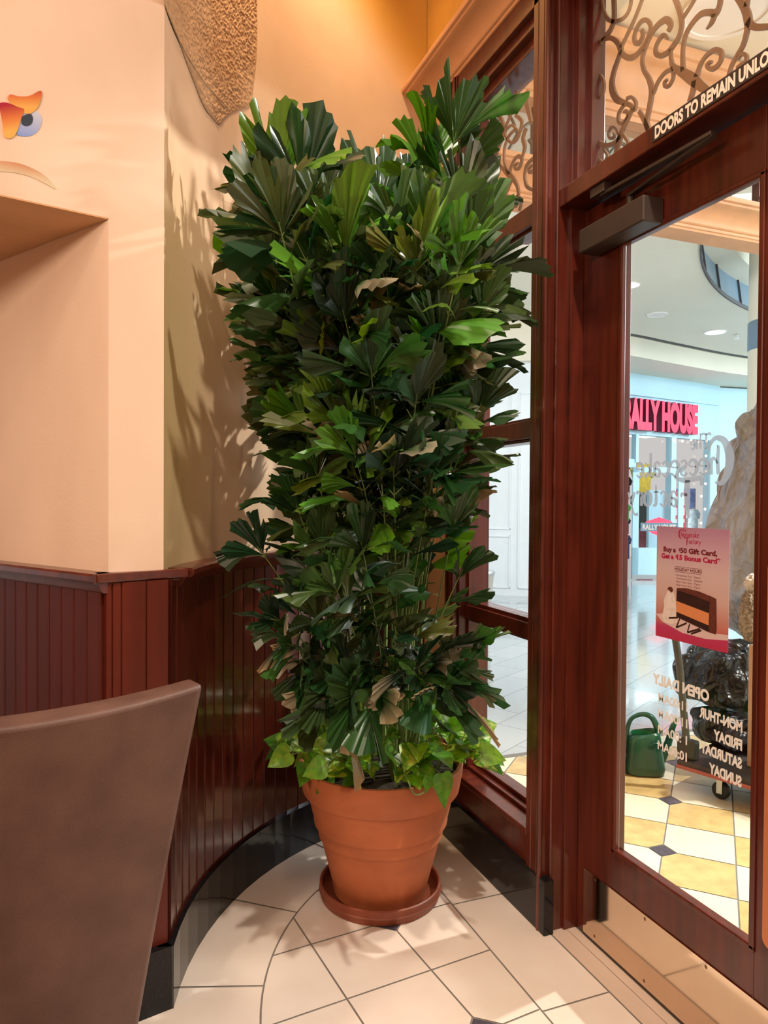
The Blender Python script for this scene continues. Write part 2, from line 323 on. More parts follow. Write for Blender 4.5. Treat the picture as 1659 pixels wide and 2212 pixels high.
# text as a flat mesh: origin, reading direction, up direction, height of capitals, total width
def text_verts(s, bold=0.0, space=1.0, shear=0.0):
    cu = bpy.data.curves.new('t', 'FONT'); cu.body = s; cu.size = 1.0; cu.offset = bold; cu.space_character = space; cu.shear = shear; cu.resolution_u = 4
    ob = bpy.data.objects.new('t', cu); COL.objects.link(ob)
    bpy.context.view_layer.update()
    me = bpy.data.meshes.new_from_object(ob.evaluated_get(bpy.context.evaluated_depsgraph_get()))
    vs = [Vector(v.co) for v in me.vertices]; fs = [tuple(p.vertices) for p in me.polygons]
    bpy.data.objects.remove(ob); bpy.data.curves.remove(cu); bpy.data.meshes.remove(me)
    return vs, fs
def add_text(mb, s, o, dx, dz, width=None, height=None, bold=0.0, mi=0, align='L', space=1.0, depth=0.0, nrm=None, mi_side=None):
    vs, fs = text_verts(s, bold, space)
    x0 = min(v.x for v in vs); x1 = max(v.x for v in vs); y1 = max(v.y for v in vs); y0 = min(0.0, min(v.y for v in vs))
    cap = 0.73
    sy = height/cap if height else width/(x1-x0); sx = width/(x1-x0) if width else sy
    o, dx, dz = Vector(o), Vector(dx), Vector(dz)
    off = {'L': x0, 'C': (x0+x1)/2, 'R': x1}[align]
    pts = [o+dx*((v.x-off)*sx)+dz*(v.y*sy) for v in vs]
    mb.add(pts, fs, mi)
    if depth:
        n = Vector(nrm)*depth; b = len(pts)
        ed = {}
        for f in fs:
            for i in range(len(f)):
                e = (f[i], f[(i+1) % len(f)]); k = tuple(sorted(e)); ed[k] = ed.get(k, 0)+1
        bd = [k for k, c in ed.items() if c == 1]
        mb.add(pts+[p+n for p in pts], [(a, c, c+b, a+b) for a, c in bd], mi if mi_side is None else mi_side)
# ------------------------------------------------------------------ floor with its tile pattern
def clip_half(poly, p, n):                           # keep (q-p).n <= 0
    out = []
    for i in range(len(poly)):
        a, b = poly[i], poly[(i+1) % len(poly)]
        da = (a[0]-p[0])*n[0]+(a[1]-p[1])*n[1]; db = (b[0]-p[0])*n[0]+(b[1]-p[1])*n[1]
        if da <= 0: out.append(a)
        if (da < 0 < db) or (db < 0 < da):
            t = da/(da-db); out.append((a[0]+(b[0]-a[0])*t, a[1]+(b[1]-a[1])*t))
    return out
def tile_prism(mb, poly, mi, z1=0.0, z0=-0.01):
    if len(poly) < 3: return
    n = len(poly); vs = [(p[0], p[1], z1) for p in poly]
    mb.add(vs, [tuple(range(n))], mi)
def inset(poly, g):
    out = list(poly)
    ar = sum(poly[i][0]*poly[(i+1) % len(poly)][1]-poly[(i+1) % len(poly)][0]*poly[i][1] for i in range(len(poly)))
    s = 1 if ar > 0 else -1
    for i in range(len(poly)):
        a, b = poly[i], poly[(i+1) % len(poly)]; dx, dy = b[0]-a[0], b[1]-a[1]; L = math.hypot(dx, dy)
        if L < 1e-6: continue
        n = (s*dy/L, -s*dx/L)
        out = clip_half(out, (a[0]-n[0]*g, a[1]-n[1]*g), n)
        if len(out) < 3: return []
    return out
def build_floor():
    mb = MB(); G = 0.003
    mb.add([(-4, -4, -0.002), (1.62, -4, -0.002), (1.62, 4, -0.002), (-4, 4, -0.002)], [(0, 1, 2, 3)], 0)
    jc = (1.506, 1.795); jr = 1.123; xb = 1.187
    circ = [(jc[0]+jr*math.cos(2*PI*i/120), jc[1]+jr*math.sin(2*PI*i/120)) for i in range(120)]
    region_n = [((jc[0]+jr*math.cos(w), jc[1]+jr*math.sin(w)), (math.cos(w), math.sin(w))) for w in [2*PI*i/120 for i in range(120)]]
    region_n.append(((xb, 0), (1, 0)))
    th = math.radians(6.2); es = (math.cos(th), math.sin(th)); et = (-math.sin(th), math.cos(th)); # s axis, t axis
    def P(s, t): return (s*es[0]+t*et[0], s*es[1]+t*et[1])
    # s=1.174 line direction along t; measured with n=(.994,.107)
    s0, t0, a, hd = 1.174, 2.225, 0.295, 0.062
    def isd(i, j): return i % 2 == 0 and j % 2 == 0
    for i in range(-8, 4):
        for j in range(-14, 6):
            sa, sb, ta, tb = s0+i*a, s0+(i+1)*a, t0+j*a, t0+(j+1)*a
            poly = []
            for (s_, t_, ii, jj, ds, dt) in ((sa, ta, i, j, 1, 1), (sb, ta, i+1, j, -1, 1), (sb, tb, i+1, j+1, -1, -1), (sa, tb, i, j+1, 1, -1)):
                if isd(ii, jj):
                    c1 = P(s_+ds*hd, t_); c2 = P(s_, t_+dt*hd)
                    poly += [c2, c1] if ds*dt > 0 else [c1, c2]
                else: poly.append(P(s_, t_))
            poly = inset(poly, G)
            for p, n in region_n: 
                poly = clip_half(poly, (p[0]-n[0]*G, p[1]-n[1]*G), n)
                if len(poly) < 3: break
            tile_prism(mb, poly, 1)
            if isd(i, j):
                d = inset([P(sa+hd, ta), P(sa, ta+hd), P(sa-hd, ta), P(sa, ta-hd)], G)
                for p, n in region_n:
                    d = clip_half(d, p, n)
                    if len(d) < 3: break
                tile_prism(mb, d, 2)
    # ring of border tiles between the arc joint and the granite
    aa = [98, 119.5, 140.8, 161.1, 182, 203, 224]
    for k in range(len(aa)-1):
        w0, w1 = math.radians(aa[k])+0.003, math.radians(aa[k+1])-0.003
        if k == 0: w0 = math.radians(73)
        n = 14
        inner = [(jc[0]+(jr+G)*math.cos(w0+(w1-w0)*i/n), jc[1]+(jr+G)*math.sin(w0+(w1-w0)*i/n)) for i in range(n+1)]
        outer = [(jc[0]+(jr+0.4)*math.cos(w0+(w1-w0)*i/n), jc[1]+(jr+0.4)*math.sin(w0+(w1-w0)*i/n)) for i in range(n+1)]
        for i in range(n):
            q = clip_half([inner[i], outer[i], outer[i+1], inner[i+1]], (xb-G, 0), (1, 0))
            tile_prism(mb, q, 1)
    # straight border course beside the entrance
    ys = [fl(1244, 2164).y, fl(1030, 1944).y+0.004, 3.2]; y = ys[0]; js = [-4, -3, -2.4, -1.8, -1.2, -0.6, 0.0, 0.55, 1.10, ys[0], ys[1], 2.92, 3.4]
    for k in range(len(js)-1):
        tile_prism(mb, [(xb+G, js[k]+G), (1.427-G, js[k]+G), (1.427-G, js[k+1]-G), (xb+G, js[k+1]-G)], 1)
    tile_prism(mb, [(1.427+G, -4), (1.495, -4), (1.495, 3.2), (1.427+G, 3.2)], 3)
    tile_prism(mb, [(1.495, -4), (1.53, -4), (1.53, 2.1), (1.495, 2.1)], 3, 0.0015)
    tile_prism(mb, [(1.545, -4), (1.62, -4), (1.62, 2.1), (1.545, 2.1)], 3)
    o = mb.build('floor', [M['grout'], M['tile'], M['diamond'], M['thresh']])
    struct(o, 'cream tiled restaurant floor with curved border course and dark diamond insets', 'floor')
build_floor()
def build_outside_floor():
    mb = MB(); G = 0.003
    mb.add([(1.62, -5, -0.002), (6.5, -5, -0.002), (6.5, 3.65, -0.002), (1.62, 3.65, -0.002)], [(0, 1, 2, 3)], 0)
    th = math.radians(44); en = (math.cos(math.radians(-46)), math.sin(math.radians(-46))); em = (math.cos(th), math.sin(th))
    a = 0.284; hd = 0.058
    d0 = (2.222, 2.409); n0 = d0[0]*en[0]+d0[1]*en[1]; m0 = d0[0]*em[0]+d0[1]*em[1]
    def P(n, m): return (n*en[0]+m*em[0], n*en[1]+m*em[1])
    def isd(i, j): return i % 2 == 0 and j % 2 == 0
    for i in range(-16, 28):
        for j in range(-24, 20):
            na, nb, ma, mb_ = n0+i*a, n0+(i+1)*a, m0+j*a, m0+(j+1)*a
            poly = []
            for (n_, m_, ii, jj, dn, dm) in ((na, ma, i, j, 1, 1), (nb, ma, i+1, j, -1, 1), (nb, mb_, i+1, j+1, -1, -1), (na, mb_, i, j+1, 1, -1)):
                if isd(ii, jj):
                    c1 = P(n_+dn*hd, m_); c2 = P(n_, m_+dm*hd); poly += [c2, c1] if dn*dm > 0 else [c1, c2]
                else: poly.append(P(n_, m_))
            poly = inset(poly, G)
            d = inset([P(na+hd, ma), P(na, ma+hd), P(na-hd, ma), P(na, ma-hd)], G) if isd(i, j) else []
            for q, mi in ((poly, 1 if (i+j) % 2 == 0 else 2), (d, 3)):
                for p, nn in (((0, 3.60), (0, 1)), ((6.4, 0), (1, 0)), ((1.63, 0), (-1, 0)), ((0, -4), (0, -1))):
                    if len(q) >= 3: q = clip_half(q, p, nn)
                if len(q) >= 3: tile_prism(mb, q, mi)
    o = mb.build('floor_entry', [M['grout_dark'], M['tile_w'], M['tile_y'], M['diamond']])
    struct(o, 'ivory and honey checker tile floor with dark diamonds outside the door', 'floor')
    mb = MB(); mb.add([(-8, 3.65, 0), (24, 3.65, 0), (24, 16, 0), (-8, 16, 0)], [(0, 1, 2, 3)]); mb.add([(6.5, -8, 0), (24, -8, 0), (24, 3.65, 0), (6.5, 3.65, 0)], [(0, 1, 2, 3)])
    o = mb.build('floor_mall', M['mallfloor']); struct(o, 'glossy grey stone tile floor of the mall', 'floor')
build_outside_floor()

# ------------------------------------------------------------------ left wall: column, recess, curved wall
T1 = Vector((.974, .225, 0)).normalized(); N1 = Vector((T1.y, -T1.x, 0)); T2 = Vector((-.545, .839, 0)).normalized(); N2 = Vector((-T2.y, T2.x, 0))   # N2 points to the room
if N2.dot(Vector((0, -1, 0))) < 0: N2 = -N2
CP = Vector((0.148, 2.201, 0)); EL = Vector((-0.004, 2.166, 0)); ZS = 2.289; ZR = 1.29; ZT = 4.9
RW = (CP-CC).length; A0 = math.atan2(CP.y-CC.y, CP.x-CC.x); A1 = math.radians(89.7)
def build_left_walls():
    mb = MB()
    B = -N1*0.35; far = EL - T1*3.2; p2 = EL+T2*2.6
    mb.prism([EL[:2], CP[:2], (CP-N1*0.1+T1*0.03)[:2], (EL+T2*0.12-N2*0.03)[:2]], 0.0, ZS)                       # column under the soffit
    mb.prism([far[:2], CP[:2], (CP-N1*0.2+T1*0.05)[:2], (far-N1*0.2)[:2]], ZS, ZT)                       # wall above the recess
    mb.prism([EL[:2], p2[:2], (p2-N2*0.1)[:2], (EL+T2*0.01-N2*0.02)[:2]], 0.0, ZS)
    o = mb.build('wall_left', M['plaster']); struct(o, 'peach plaster column and recessed wall left of the plant', 'wall')
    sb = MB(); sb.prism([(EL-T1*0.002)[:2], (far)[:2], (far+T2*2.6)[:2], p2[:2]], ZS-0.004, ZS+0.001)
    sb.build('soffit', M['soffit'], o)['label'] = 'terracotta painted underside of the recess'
    mb = MB(); pts = arc(RW, A0, A1, 72); out = arc(RW+0.12, A0, A1, 72)
    mb.prism([p[:2] for p in pts]+[p[:2] for p in reversed(out)], 0.0, ZT)
    oc = mb.build('wall_curved', M['curved'], smooth=True, ang=30); struct(oc, 'curved faux-painted plaster wall behind the plant', 'wall')
    # patch of rough stucco showing through high on the curved wall
    edge = [(352, -60), (352, 2), (372, 50), (400, 130), (421, 185), (440, 232), (467, 270), (480, 262), (497, 245), (520, 236), (540, 228), (548, 180), (554, 120), (555, 60), (554, -60)]
    edge = [(e.x, e.y) for e in crom([(a, b, 0) for a, b in edge], 4)]
    def th(p): q = oncyl(p[0], p[1], RW); return math.atan2(q.y-CC.y, q.x-CC.x), q.z
    poly = [th(p) for p in edge]
    mb = MB(); nA, nZ = 150, 240; a_lo, a_hi = min(p[0] for p in poly), max(p[0] for p in poly); z_lo, z_hi = min(p[1] for p in poly), max(p[1] for p in poly)
    def inside(a, z):
        c = False
        for i in range(len(poly)):
            (xa, ya), (xb, yb) = poly[i], poly[i-1]
            if (ya > z) != (yb > z) and a < (xb-xa)*(z-ya)/(yb-ya)+xa: c = not c
        return c
    idx = {}; vs = []; fs = []
    for j in range(nZ+1):
        z = z_lo+(z_hi-z_lo)*j/nZ
        xs = []
        for i in range(len(poly)):
            (xa, ya), (xb, yb) = poly[i], poly[i-1]
            if (ya > z) != (yb > z): xs.append((xb-xa)*(z-ya)/(yb-ya)+xa)
        if len(xs) < 2: xs = [a_lo, a_lo]
        l, r_ = min(xs), max(xs)
        for i in range(nA+1):
            t = i/nA; a = l+(r_-l)*t; w = min(1, min(t, 1-t)*30, (j)*0.15)
            k = noise.noise(Vector((a*70+z*22, z*44, 0)))*0.5+noise.noise(Vector((a*190+z*60, z*110, 7)))*0.85
            h = 0.0018+0.0036*w*max(0, min(1, 0.45+k*1.2))
            R = RW-h; vs.append((CC.x+R*math.cos(a), CC.y+R*math.sin(a), z))
    for j in range(3, nZ):
        for i in range(nA): q = j*(nA+1)+i; fs.append((q, q+1, q+nA+2, q+nA+1))
    mb.add(vs, fs); mb.build('stucco_patch', M['stucco'], oc, smooth=True, ang=180)['label'] = 'patch of rough exposed stucco'
    # wall above and beside the sidelight
    mb = MB(); mb.box((1.42, 2.86, 0), (1.60, 3.7, 3.45)); mb.box((1.42, 2.0, 3.34), (1.60, 3.2, 3.46))
    o = mb.build('wall_right', M['crown']); struct(o, 'peach wall strip between the curved wall and the entrance frame', 'wall')
    mb = MB(); mb.box((1.42, -4, 3.46), (1.6, 3.2, ZT)); mb.box((1.42, -4, 2.6), (1.60, 1.00, 3.46)); mb.box((1.42, -4, 0), (1.60, 0.2, 2.6))
    o = mb.build('wall_entrance', M['ochre']); struct(o, 'ochre wall above the crown moulding of the entrance', 'wall')
    mb = MB(); mb.box((-4, -4.1, 0), (1.6, -4, ZT)); o = mb.build('wall_back', M['soffit']); struct(o, 'terracotta back wall of the restaurant', 'wall')
    mb = MB(); mb.box((-4.1, -4.1, 0), (-4, 4, ZT)); o = mb.build('wall_far', M['soffit']); struct(o, 'terracotta far side wall of the restaurant', 'wall')
    mb = MB(); mb.box((-4, -4, ZT), (1.6, 4, ZT+0.1)); o = mb.build('ceiling', M['plaster']); struct(o, 'plaster ceiling of the restaurant', 'ceiling')
build_left_walls()

# wainscot boards, rails and granite plinths
def board_line(p0, p1, n, nrm, groove=0.0045, w=0.006):
    out = []; L = (p1-p0).length; t = (p1-p0)/L
    for i in range(n):
        a = p0+t*(L*i/n); b = p0+t*(L*(i+1)/n)
        out += [a+t*w*0.5, b-t*w*1.6, b-t*w*1.3-nrm*groove, b-t*w*0.9+nrm*0.001, b-t*w*0.3+nrm*0.001, b-nrm*groove]
    return out
ZW0, ZW1 = 0.185, 1.262
def build_wainscot():
    RWA = RW-0.024
    nb = 24; pts = []
    for i in range(nb):
        a = A0+(A1-A0)*i/nb; b = A0+(A1-A0)*(i+1)/nb; d = b-a
        for f, r in ((0.0, 0), (0.925, 0), (0.935, 0.004), (0.95, -0.003), (0.975, -0.003), (0.99, 0.004)):
            w = a+d*f; pts.append(((CC.x+(RWA+r)*math.cos(w)), CC.y+(RWA+r)*math.sin(w)))
    back = [p[:2] for p in arc(RW+0.01, A0, A1, 60)]
    mb = MB(); mb.prism(pts+list(reversed(back)), ZW0, ZW1)
    o = mb.build('trim_1', M['wood_panel']); struct(o, 'curved mahogany tongue-and-groove wainscot', 'wainscot')
    # column wainscot: three boards and square corner strips
    off = 0.024
    L = EL+N1*off-T1*0.012; Rr = CP+N1*off+T1*0.010
    pl = []
    Ltot = (Rr-L).length
    for f0, f1 in ((0, .10), (.10, .24), (.24, .63), (.63, 1.0)):
        a = L+T1*(Ltot*f0); b = L+T1*(Ltot*f1)
        pl += [a+T1*0.002, b-T1*0.004, b-T1*0.003-N1*0.005, b-N1*0.005]
    pl += [Rr, Rr-N1*0.06, L-N1*0.06+T2*0.02]
    mb = MB(); mb.prism([p[:2] for p in pl], ZW0, ZW1)
    o = mb.build('trim_2', M['wood_front']); struct(o, 'mahogany wainscot facing of the column', 'wainscot')
    p2a = EL+N2*off; p2b = p2a+T2*2.3
    pl = board_line(p2b, p2a, 34, N2, 0.0018); pl += [EL-N2*0.01, EL+T2*2.3-N2*0.01]
    mb = MB(); mb.prism([p[:2] for p in pl], ZW0, ZW1)
    o = mb.build('trim_3', M['wood_matte']); struct(o, 'mahogany wainscot of the recessed wall', 'wainscot')
    # chair rails
    prof = [(0.0, 0.0), (-0.070, 0.0), (-0.078, -0.006), (-0.078, -0.020), (-0.070, -0.028), (-0.052, -0.030), (-0.046, -0.046), (-0.034, -0.056), (0.0, -0.056)]
    A0r = A0-0.045
    mb = MB(); n = 60
    def ring(i):
        w = A0r+(A1-A0r)*i/n
        return [(CC.x+(RW+d)*math.cos(w), CC.y+(RW+d)*math.sin(w), ZR+h) for d, h in prof]
    mb.sweep(ring, n+1); o = mb.build('trim_4', M['wood'], smooth=True, ang=35); struct(o, 'mahogany chair rail along the curved wall', 'chair rail')
    mb = MB()
    def ring2(i):
        base = EL+T2*(2.3*(1-i))-T2*(0.02*i)
        return [(base-N2*d)[:2]+(ZR+h,) for d, h in [(d*0.8, h) for d, h in prof]]
    mb.sweep(ring2, 2); o = mb.build('trim_5', M['wood'], smooth=True, ang=35); struct(o, 'mahogany chair rail of the recessed wall', 'chair rail')
    pL = fl(209, 1243.7, ZR-0.004); pR = fl(408.5, 1231, ZR-0.004)
    t = (pR-pL); t.z = 0; t.normalize(); nn = Vector((t.y, -t.x, 0))
    mb = MB()
    for ins, z0, z1 in ((0.0, ZR-0.026, ZR), (0.012, ZR-0.034, ZR-0.026), (0.030, ZR-0.062, ZR-0.034)):
        a = pL+t*ins*0.9-nn*ins; b = pR-t*ins*1.6-nn*ins
        bb = CP-N1*0.05+T1*0.03 if ins == 0 else CP-N1*0.02
        mb.prism([a[:2], b[:2], (b-nn*0.03-t*0.01)[:2], (CP-N1*0.02+T1*0.01)[:2], (EL-N1*0.02)[:2], (a-nn*0.06+t*0.01)[:2]], z0, z1)
    o = mb.build('trim_6', M['wood'], bevel=0.004); struct(o, 'moulded mahogany cap rail across the column', 'chair rail')
    # granite plinths
    mb = MB(); RG = 1.2737; n = 18; a0 = math.atan2(2.155-CC.y, .171-CC.x)
    for i in range(n):
        w0 = a0+(A1-a0)*i/n; w1 = a0+(A1-a0)*(i+1)/n-0.0016
        q = [(CC.x+r*math.cos(w), CC.y+r*math.sin(w)) for r, w in ((RG, w0), (RG, w1), (RW+0.01, w1), (RW+0.01, w0))]
        mb.prism(q, 0, 0.186, 0)
    mb.prism([p[:2] for p in arc(RG+0.0025, a0, A1, 60)]+[p[:2] for p in reversed(arc(RW, a0, A1, 60))], 0.001, 0.1845, 1)
    G0 = Vector((0.171, 2.155, 0)); G1 = G0-T1*0.24
    mb.prism([G1[:2], G0[:2], (CP-N1*0.01)[:2], (EL-N1*0.01)[:2]], 0, 0.186)
    g2 = EL+N2*0.045
    mb.prism([G1[:2], (g2+T2*2.2)[:2], (EL+T2*2.2)[:2], EL[:2]], 0, 0.186)
    o = mb.build('baseboard_left', [M['granite'], M['grout_dark']]); struct(o, 'polished black granite plinth along the column and curved wall', 'baseboard')
    mb = MB(); mb.box((1.395, 2.068, 0), (1.434, 3.12, 0.19)); o = mb.build('baseboard_right', M['granite'], bevel=0.002); struct(o, 'polished black granite plinth under the sidelight', 'baseboard')
build_wainscot()

# painted face motif on the plaster wall
def build_mural():
    p0 = EL+N1*0.0
    root = empty('wall_painting', on(40, 260, p0, N1)+N1*0.001, 'colourful painted eye and lip strokes high on the peach wall', 'wall painting')
    cols = {'lid': None}
    def ramp(name, stops, axis):
        m, nt, b = new_mat(name); b.inputs['Roughness'].default_value = 0.8
        tc = N(nt, 'ShaderNodeTexCoord'); sp = N(nt, 'ShaderNodeSeparateXYZ'); nt.links.new(tc.outputs['Generated'], sp.inputs[0])
        ma = N(nt, 'ShaderNodeMath', operation='MULTIPLY_ADD'); nt.links.new(sp.outputs['Z'], ma.inputs[0]); ma.inputs[1].default_value = axis[1]
        mu = N(nt, 'ShaderNodeMath', operation='MULTIPLY'); nt.links.new(sp.outputs['X'], mu.inputs[0]); mu.inputs[1].default_value = axis[0]
        nt.links.new(mu.outputs[0], ma.inputs[2])
        cr = N(nt, 'ShaderNodeValToRGB'); nt.links.new(ma.outputs[0], cr.inputs[0]); e = cr.color_ramp.elements
        e[0].position, e[0].color = stops[0][0], (*stops[0][1], 1); e[1].position, e[1].color = stops[-1][0], (*stops[-1][1], 1)
        for pz, c in stops[1:-1]: q = e.new(pz); q.color = (*c, 1)
        nt.links.new(cr.outputs[0], b.inputs['Base Color']); return m
    def shape(name, px, m, lift):
        mb = MB(); pts = crom([(a, b, 0) for a, b in px]+[(px[0][0], px[0][1], 0)], 5)[:-1]
        f = [on(q.x, q.y, p0, N1)+N1*(0.0015+lift) for q in pts]; b = [p-N1*(0.0013+lift) for p in f]; n = len(f)
        mb.add(f+b, [tuple(range(n))]+[(i, (i+1) % n, n+(i+1) % n, n+i) for i in range(n)])
        mb.build(name, m, root)
    rd, yl, bl = (0.36, 0.012, 0.03), (0.72, 0.40, 0.09), (0.20, 0.30, 0.66)
    m1 = ramp('lid_paint', [(0.05, yl), (0.45, (0.62, 0.16, 0.04)), (0.8, rd)], (-0.35, 1.0))
    m2 = ramp('iris_paint', [(0.0, bl), (1.0, (0.55, 0.60, 0.72))], (0, 1))
    m4 = ramp('lip_paint', [(0.0, (0.62, 0.55, 0.36)), (0.4, (0.60, 0.48, 0.32)), (1.0, (0.55, 0.24, 0.12))], (0, 1))
    shape('iris', [(36, 292), (40, 262), (52, 244), (72, 238), (86, 247), (90, 262), (84, 280), (70, 292), (52, 295)], m2, 0.0)
    shape('pupil', [(46, 256), (52, 250), (66, 247), (71, 258), (66, 270), (55, 273), (47, 268)], pbr('pupil_paint', (0.03, 0.045, 0.07), 0.8), 0.001)
    shape('lower_lid', [(-6, 226), (8, 222), (24, 226), (38, 232), (52, 238), (46, 256), (36, 286), (24, 299), (10, 296), (6, 270), (0, 240)], m1, 0.0018)
    shape('upper_lid', [(17, 214), (22, 205), (40, 209), (64, 208), (88, 197), (88, 216), (80, 234), (66, 246), (46, 244), (30, 234)], m1, 0.0015)
    shape('lip', [(-20, 347), (0, 348), (40, 353), (78, 368), (104, 386), (122, 409), (98, 397), (66, 382), (30, 373), (0, 371), (-20, 372)], m4, 0.0)
build_mural()
# ------------------------------------------------------------------ entrance: crown, post, sidelight, transom, door
def crown_profile():
    # (outwards from wall, height) bottom to top
    pr = [(0.0, 0.0), (0.010, 0.0), (0.013, 0.008), (0.020, 0.010), (0.022, 0.020), (0.030, 0.022)]
    for i in range(9):
        t = i/8; pr.append((0.034+0.075*(1-math.cos(t*PI/2)), 0.026+0.056*math.sin(t*PI/2)))
    pr += [(0.118, 0.085), (0.120, 0.093), (0.132, 0.095), (0.136, 0.104), (0.136, 0.112), (0.0, 0.112)]
    return pr
def build_entrance():
    pr = crown_profile()
    mb = MB()
    mb.sweep(lambda i: [(1.42-o, (3.30, -1.0)[i], 3.33+h) for o, h in pr], 2)
    o = mb.build('trim_7', M['crown'], smooth=True, ang=30); struct(o, 'peach crown moulding above the entrance frame', 'crown moulding')
    # corner post between sidelight and door
    mb = MB(); mb.box((1.40, 2.105, 0), (1.60, 2.195, 3.33)); mb.box((1.434, 2.088, 0), (1.60, 2.106, 3.33)); mb.box((1.482, 2.076, 0), (1.60, 2.09, 3.33))
    for y, r in ((2.109, 0.010), (2.128, 0.004), (2.165, 0.0035)):
        mb.tube([(1.401, y, 0.0), (1.401, y, 3.33)], r, 10)
    mb.tube([(1.436, 2.092, 0), (1.436, 2.092, 3.33)], 0.006, 10)
    mb.box((1.40, 1.02, 0), (1.60, 1.12, 3.33)); mb.box((1.40, 0.98, 3.25), (1.6, 2.2, 3.345))
    o = mb.build('trim_8', M['wood'], bevel=0.002); struct(o, 'reeded mahogany post between sidelight and door', 'door post')
    # sidelight
    root = empty('window_1', (1.48, 2.5, 0.3)); struct(root, 'tall mahogany sidelight window behind the plant', 'window')
    mb = MB()
    mb.box((1.40, 2.80, 0.19), (1.58, 2.875, 3.34)); mb.box((1.425, 2.785, 0.3), (1.57, 2.80, 3.25))
    mb.box((1.405, 2.19, 3.255), (1.58, 2.88, 3.34)); mb.box((1.43, 2.19, 3.215), (1.57, 2.80, 3.255)); mb.box((1.46, 2.19, 3.175), (1.57, 2.79, 3.215))
    mb.box((1.463, 2.768, 0.30), (1.545, 2.788, 3.2))
    mb.box((1.40, 2.81, 0.19), (1.394, 2.83, 3.34)); mb.box((1.40, 2.852, 0.19), (1.392, 2.862, 3.34))
    mb.build('frame', M['wood'], root, bevel=0.002)
    mb = MB()
    for z0, z1 in ((0.985, 1.045), (1.735, 1.80), (2.525, 2.60)):
        mb.box((1.455, 2.19, z0), (1.56, 2.79, z1)); mb.box((1.475, 2.19, z1), (1.545, 2.79, z1+0.014)); mb.box((1.475, 2.19, z0-0.012), (1.545, 2.79, z0))
    for zz in ((0.985, 1.045), (1.735, 1.80), (2.525, 2.60)): pass
    mb.build('rail', M['wood'], root, bevel=0.002)
    mb = MB(); mb.box((1.412, 2.19, 0.18), (1.56, 2.80, 0.30)); mb.box((1.396, 2.19, 0.298), (1.47, 2.80, 0.322)); mb.box((1.47, 2.19, 0.30), (1.56, 2.80, 0.336)); mb.box((1.50, 2.19, 0.336), (1.56, 2.79, 0.352))
    mb.build('sill', M['wood'], root, bevel=0.003)
    for z0, z1 in ((0.352, 0.973), (1.06, 1.723), (1.815, 2.513), (2.614, 3.175)):
        mb = MB(); mb.box((1.506, 2.19, z0), (1.512, 2.772, z1)); mb.build('pane', M['glass'], root)
    # transom
    root2 = empty('window_2', (1.5, 1.6, 2.51)); struct(root2, 'transom window with bronze scrollwork above the door', 'window')
    mb = MB(); mb.box((1.44, 1.1, 2.508), (1.60, 2.088, 2.569)); mb.build('transom_bar', M['wood'], root2, bevel=0.003)
    mb = MB(); mb.box((1.49, 2.055, 2.569), (1.60, 2.078, 3.25)); mb.box((1.53, 2.035, 2.569), (1.585, 2.057, 3.25)); mb.build('frame', M['wood'], root2, bevel=0.002)
    mb = MB(); mb.box((1.545, 1.12, 2.569), (1.551, 2.04, 3.25)); mb.build('pane', M['glass'], root2)
    # ironwork
    def iron(name, parent, paths, ox, oy, sc, X, k=1.0):
        mb = MB()
        for pth in paths:
            P3 = []; w = 30
            for q in pth:
                if len(q) > 2: w = q[2]
                P3.append((q[0], q[1], w))
            sm = crom(P3, 6)
            pts = []
            for q in sm:
                p = plx(ox+q.x/sc, oy+q.y/sc, X); dd = (p-CAM).dot(FW)
                pts.append((p.y, p.z, max(0.0012, 0.5*q.z/sc/FPX*dd*k)))
            L = []; R = []
            for i in range(len(pts)):
                a = pts[max(i-1, 0)]; b = pts[min(i+1, len(pts)-1)]
                dy, dz = b[0]-a[0], b[1]-a[1]; l = math.hypot(dy, dz) or 1
                ny, nz = -dz/l, dy/l; h = pts[i][2]
                L.append((pts[i][0]+ny*h, pts[i][1]+nz*h)); R.append((pts[i][0]-ny*h, pts[i][1]-nz*h))
            n = len(L)
            ring = lambda i: [(X-0.004, *L[i]), (X-0.004, *R[i]), (X+0.004, *R[i]), (X+0.004, *L[i])]
            mb.sweep(ring, n)
        return mb.build(name, M['bronze'], parent)
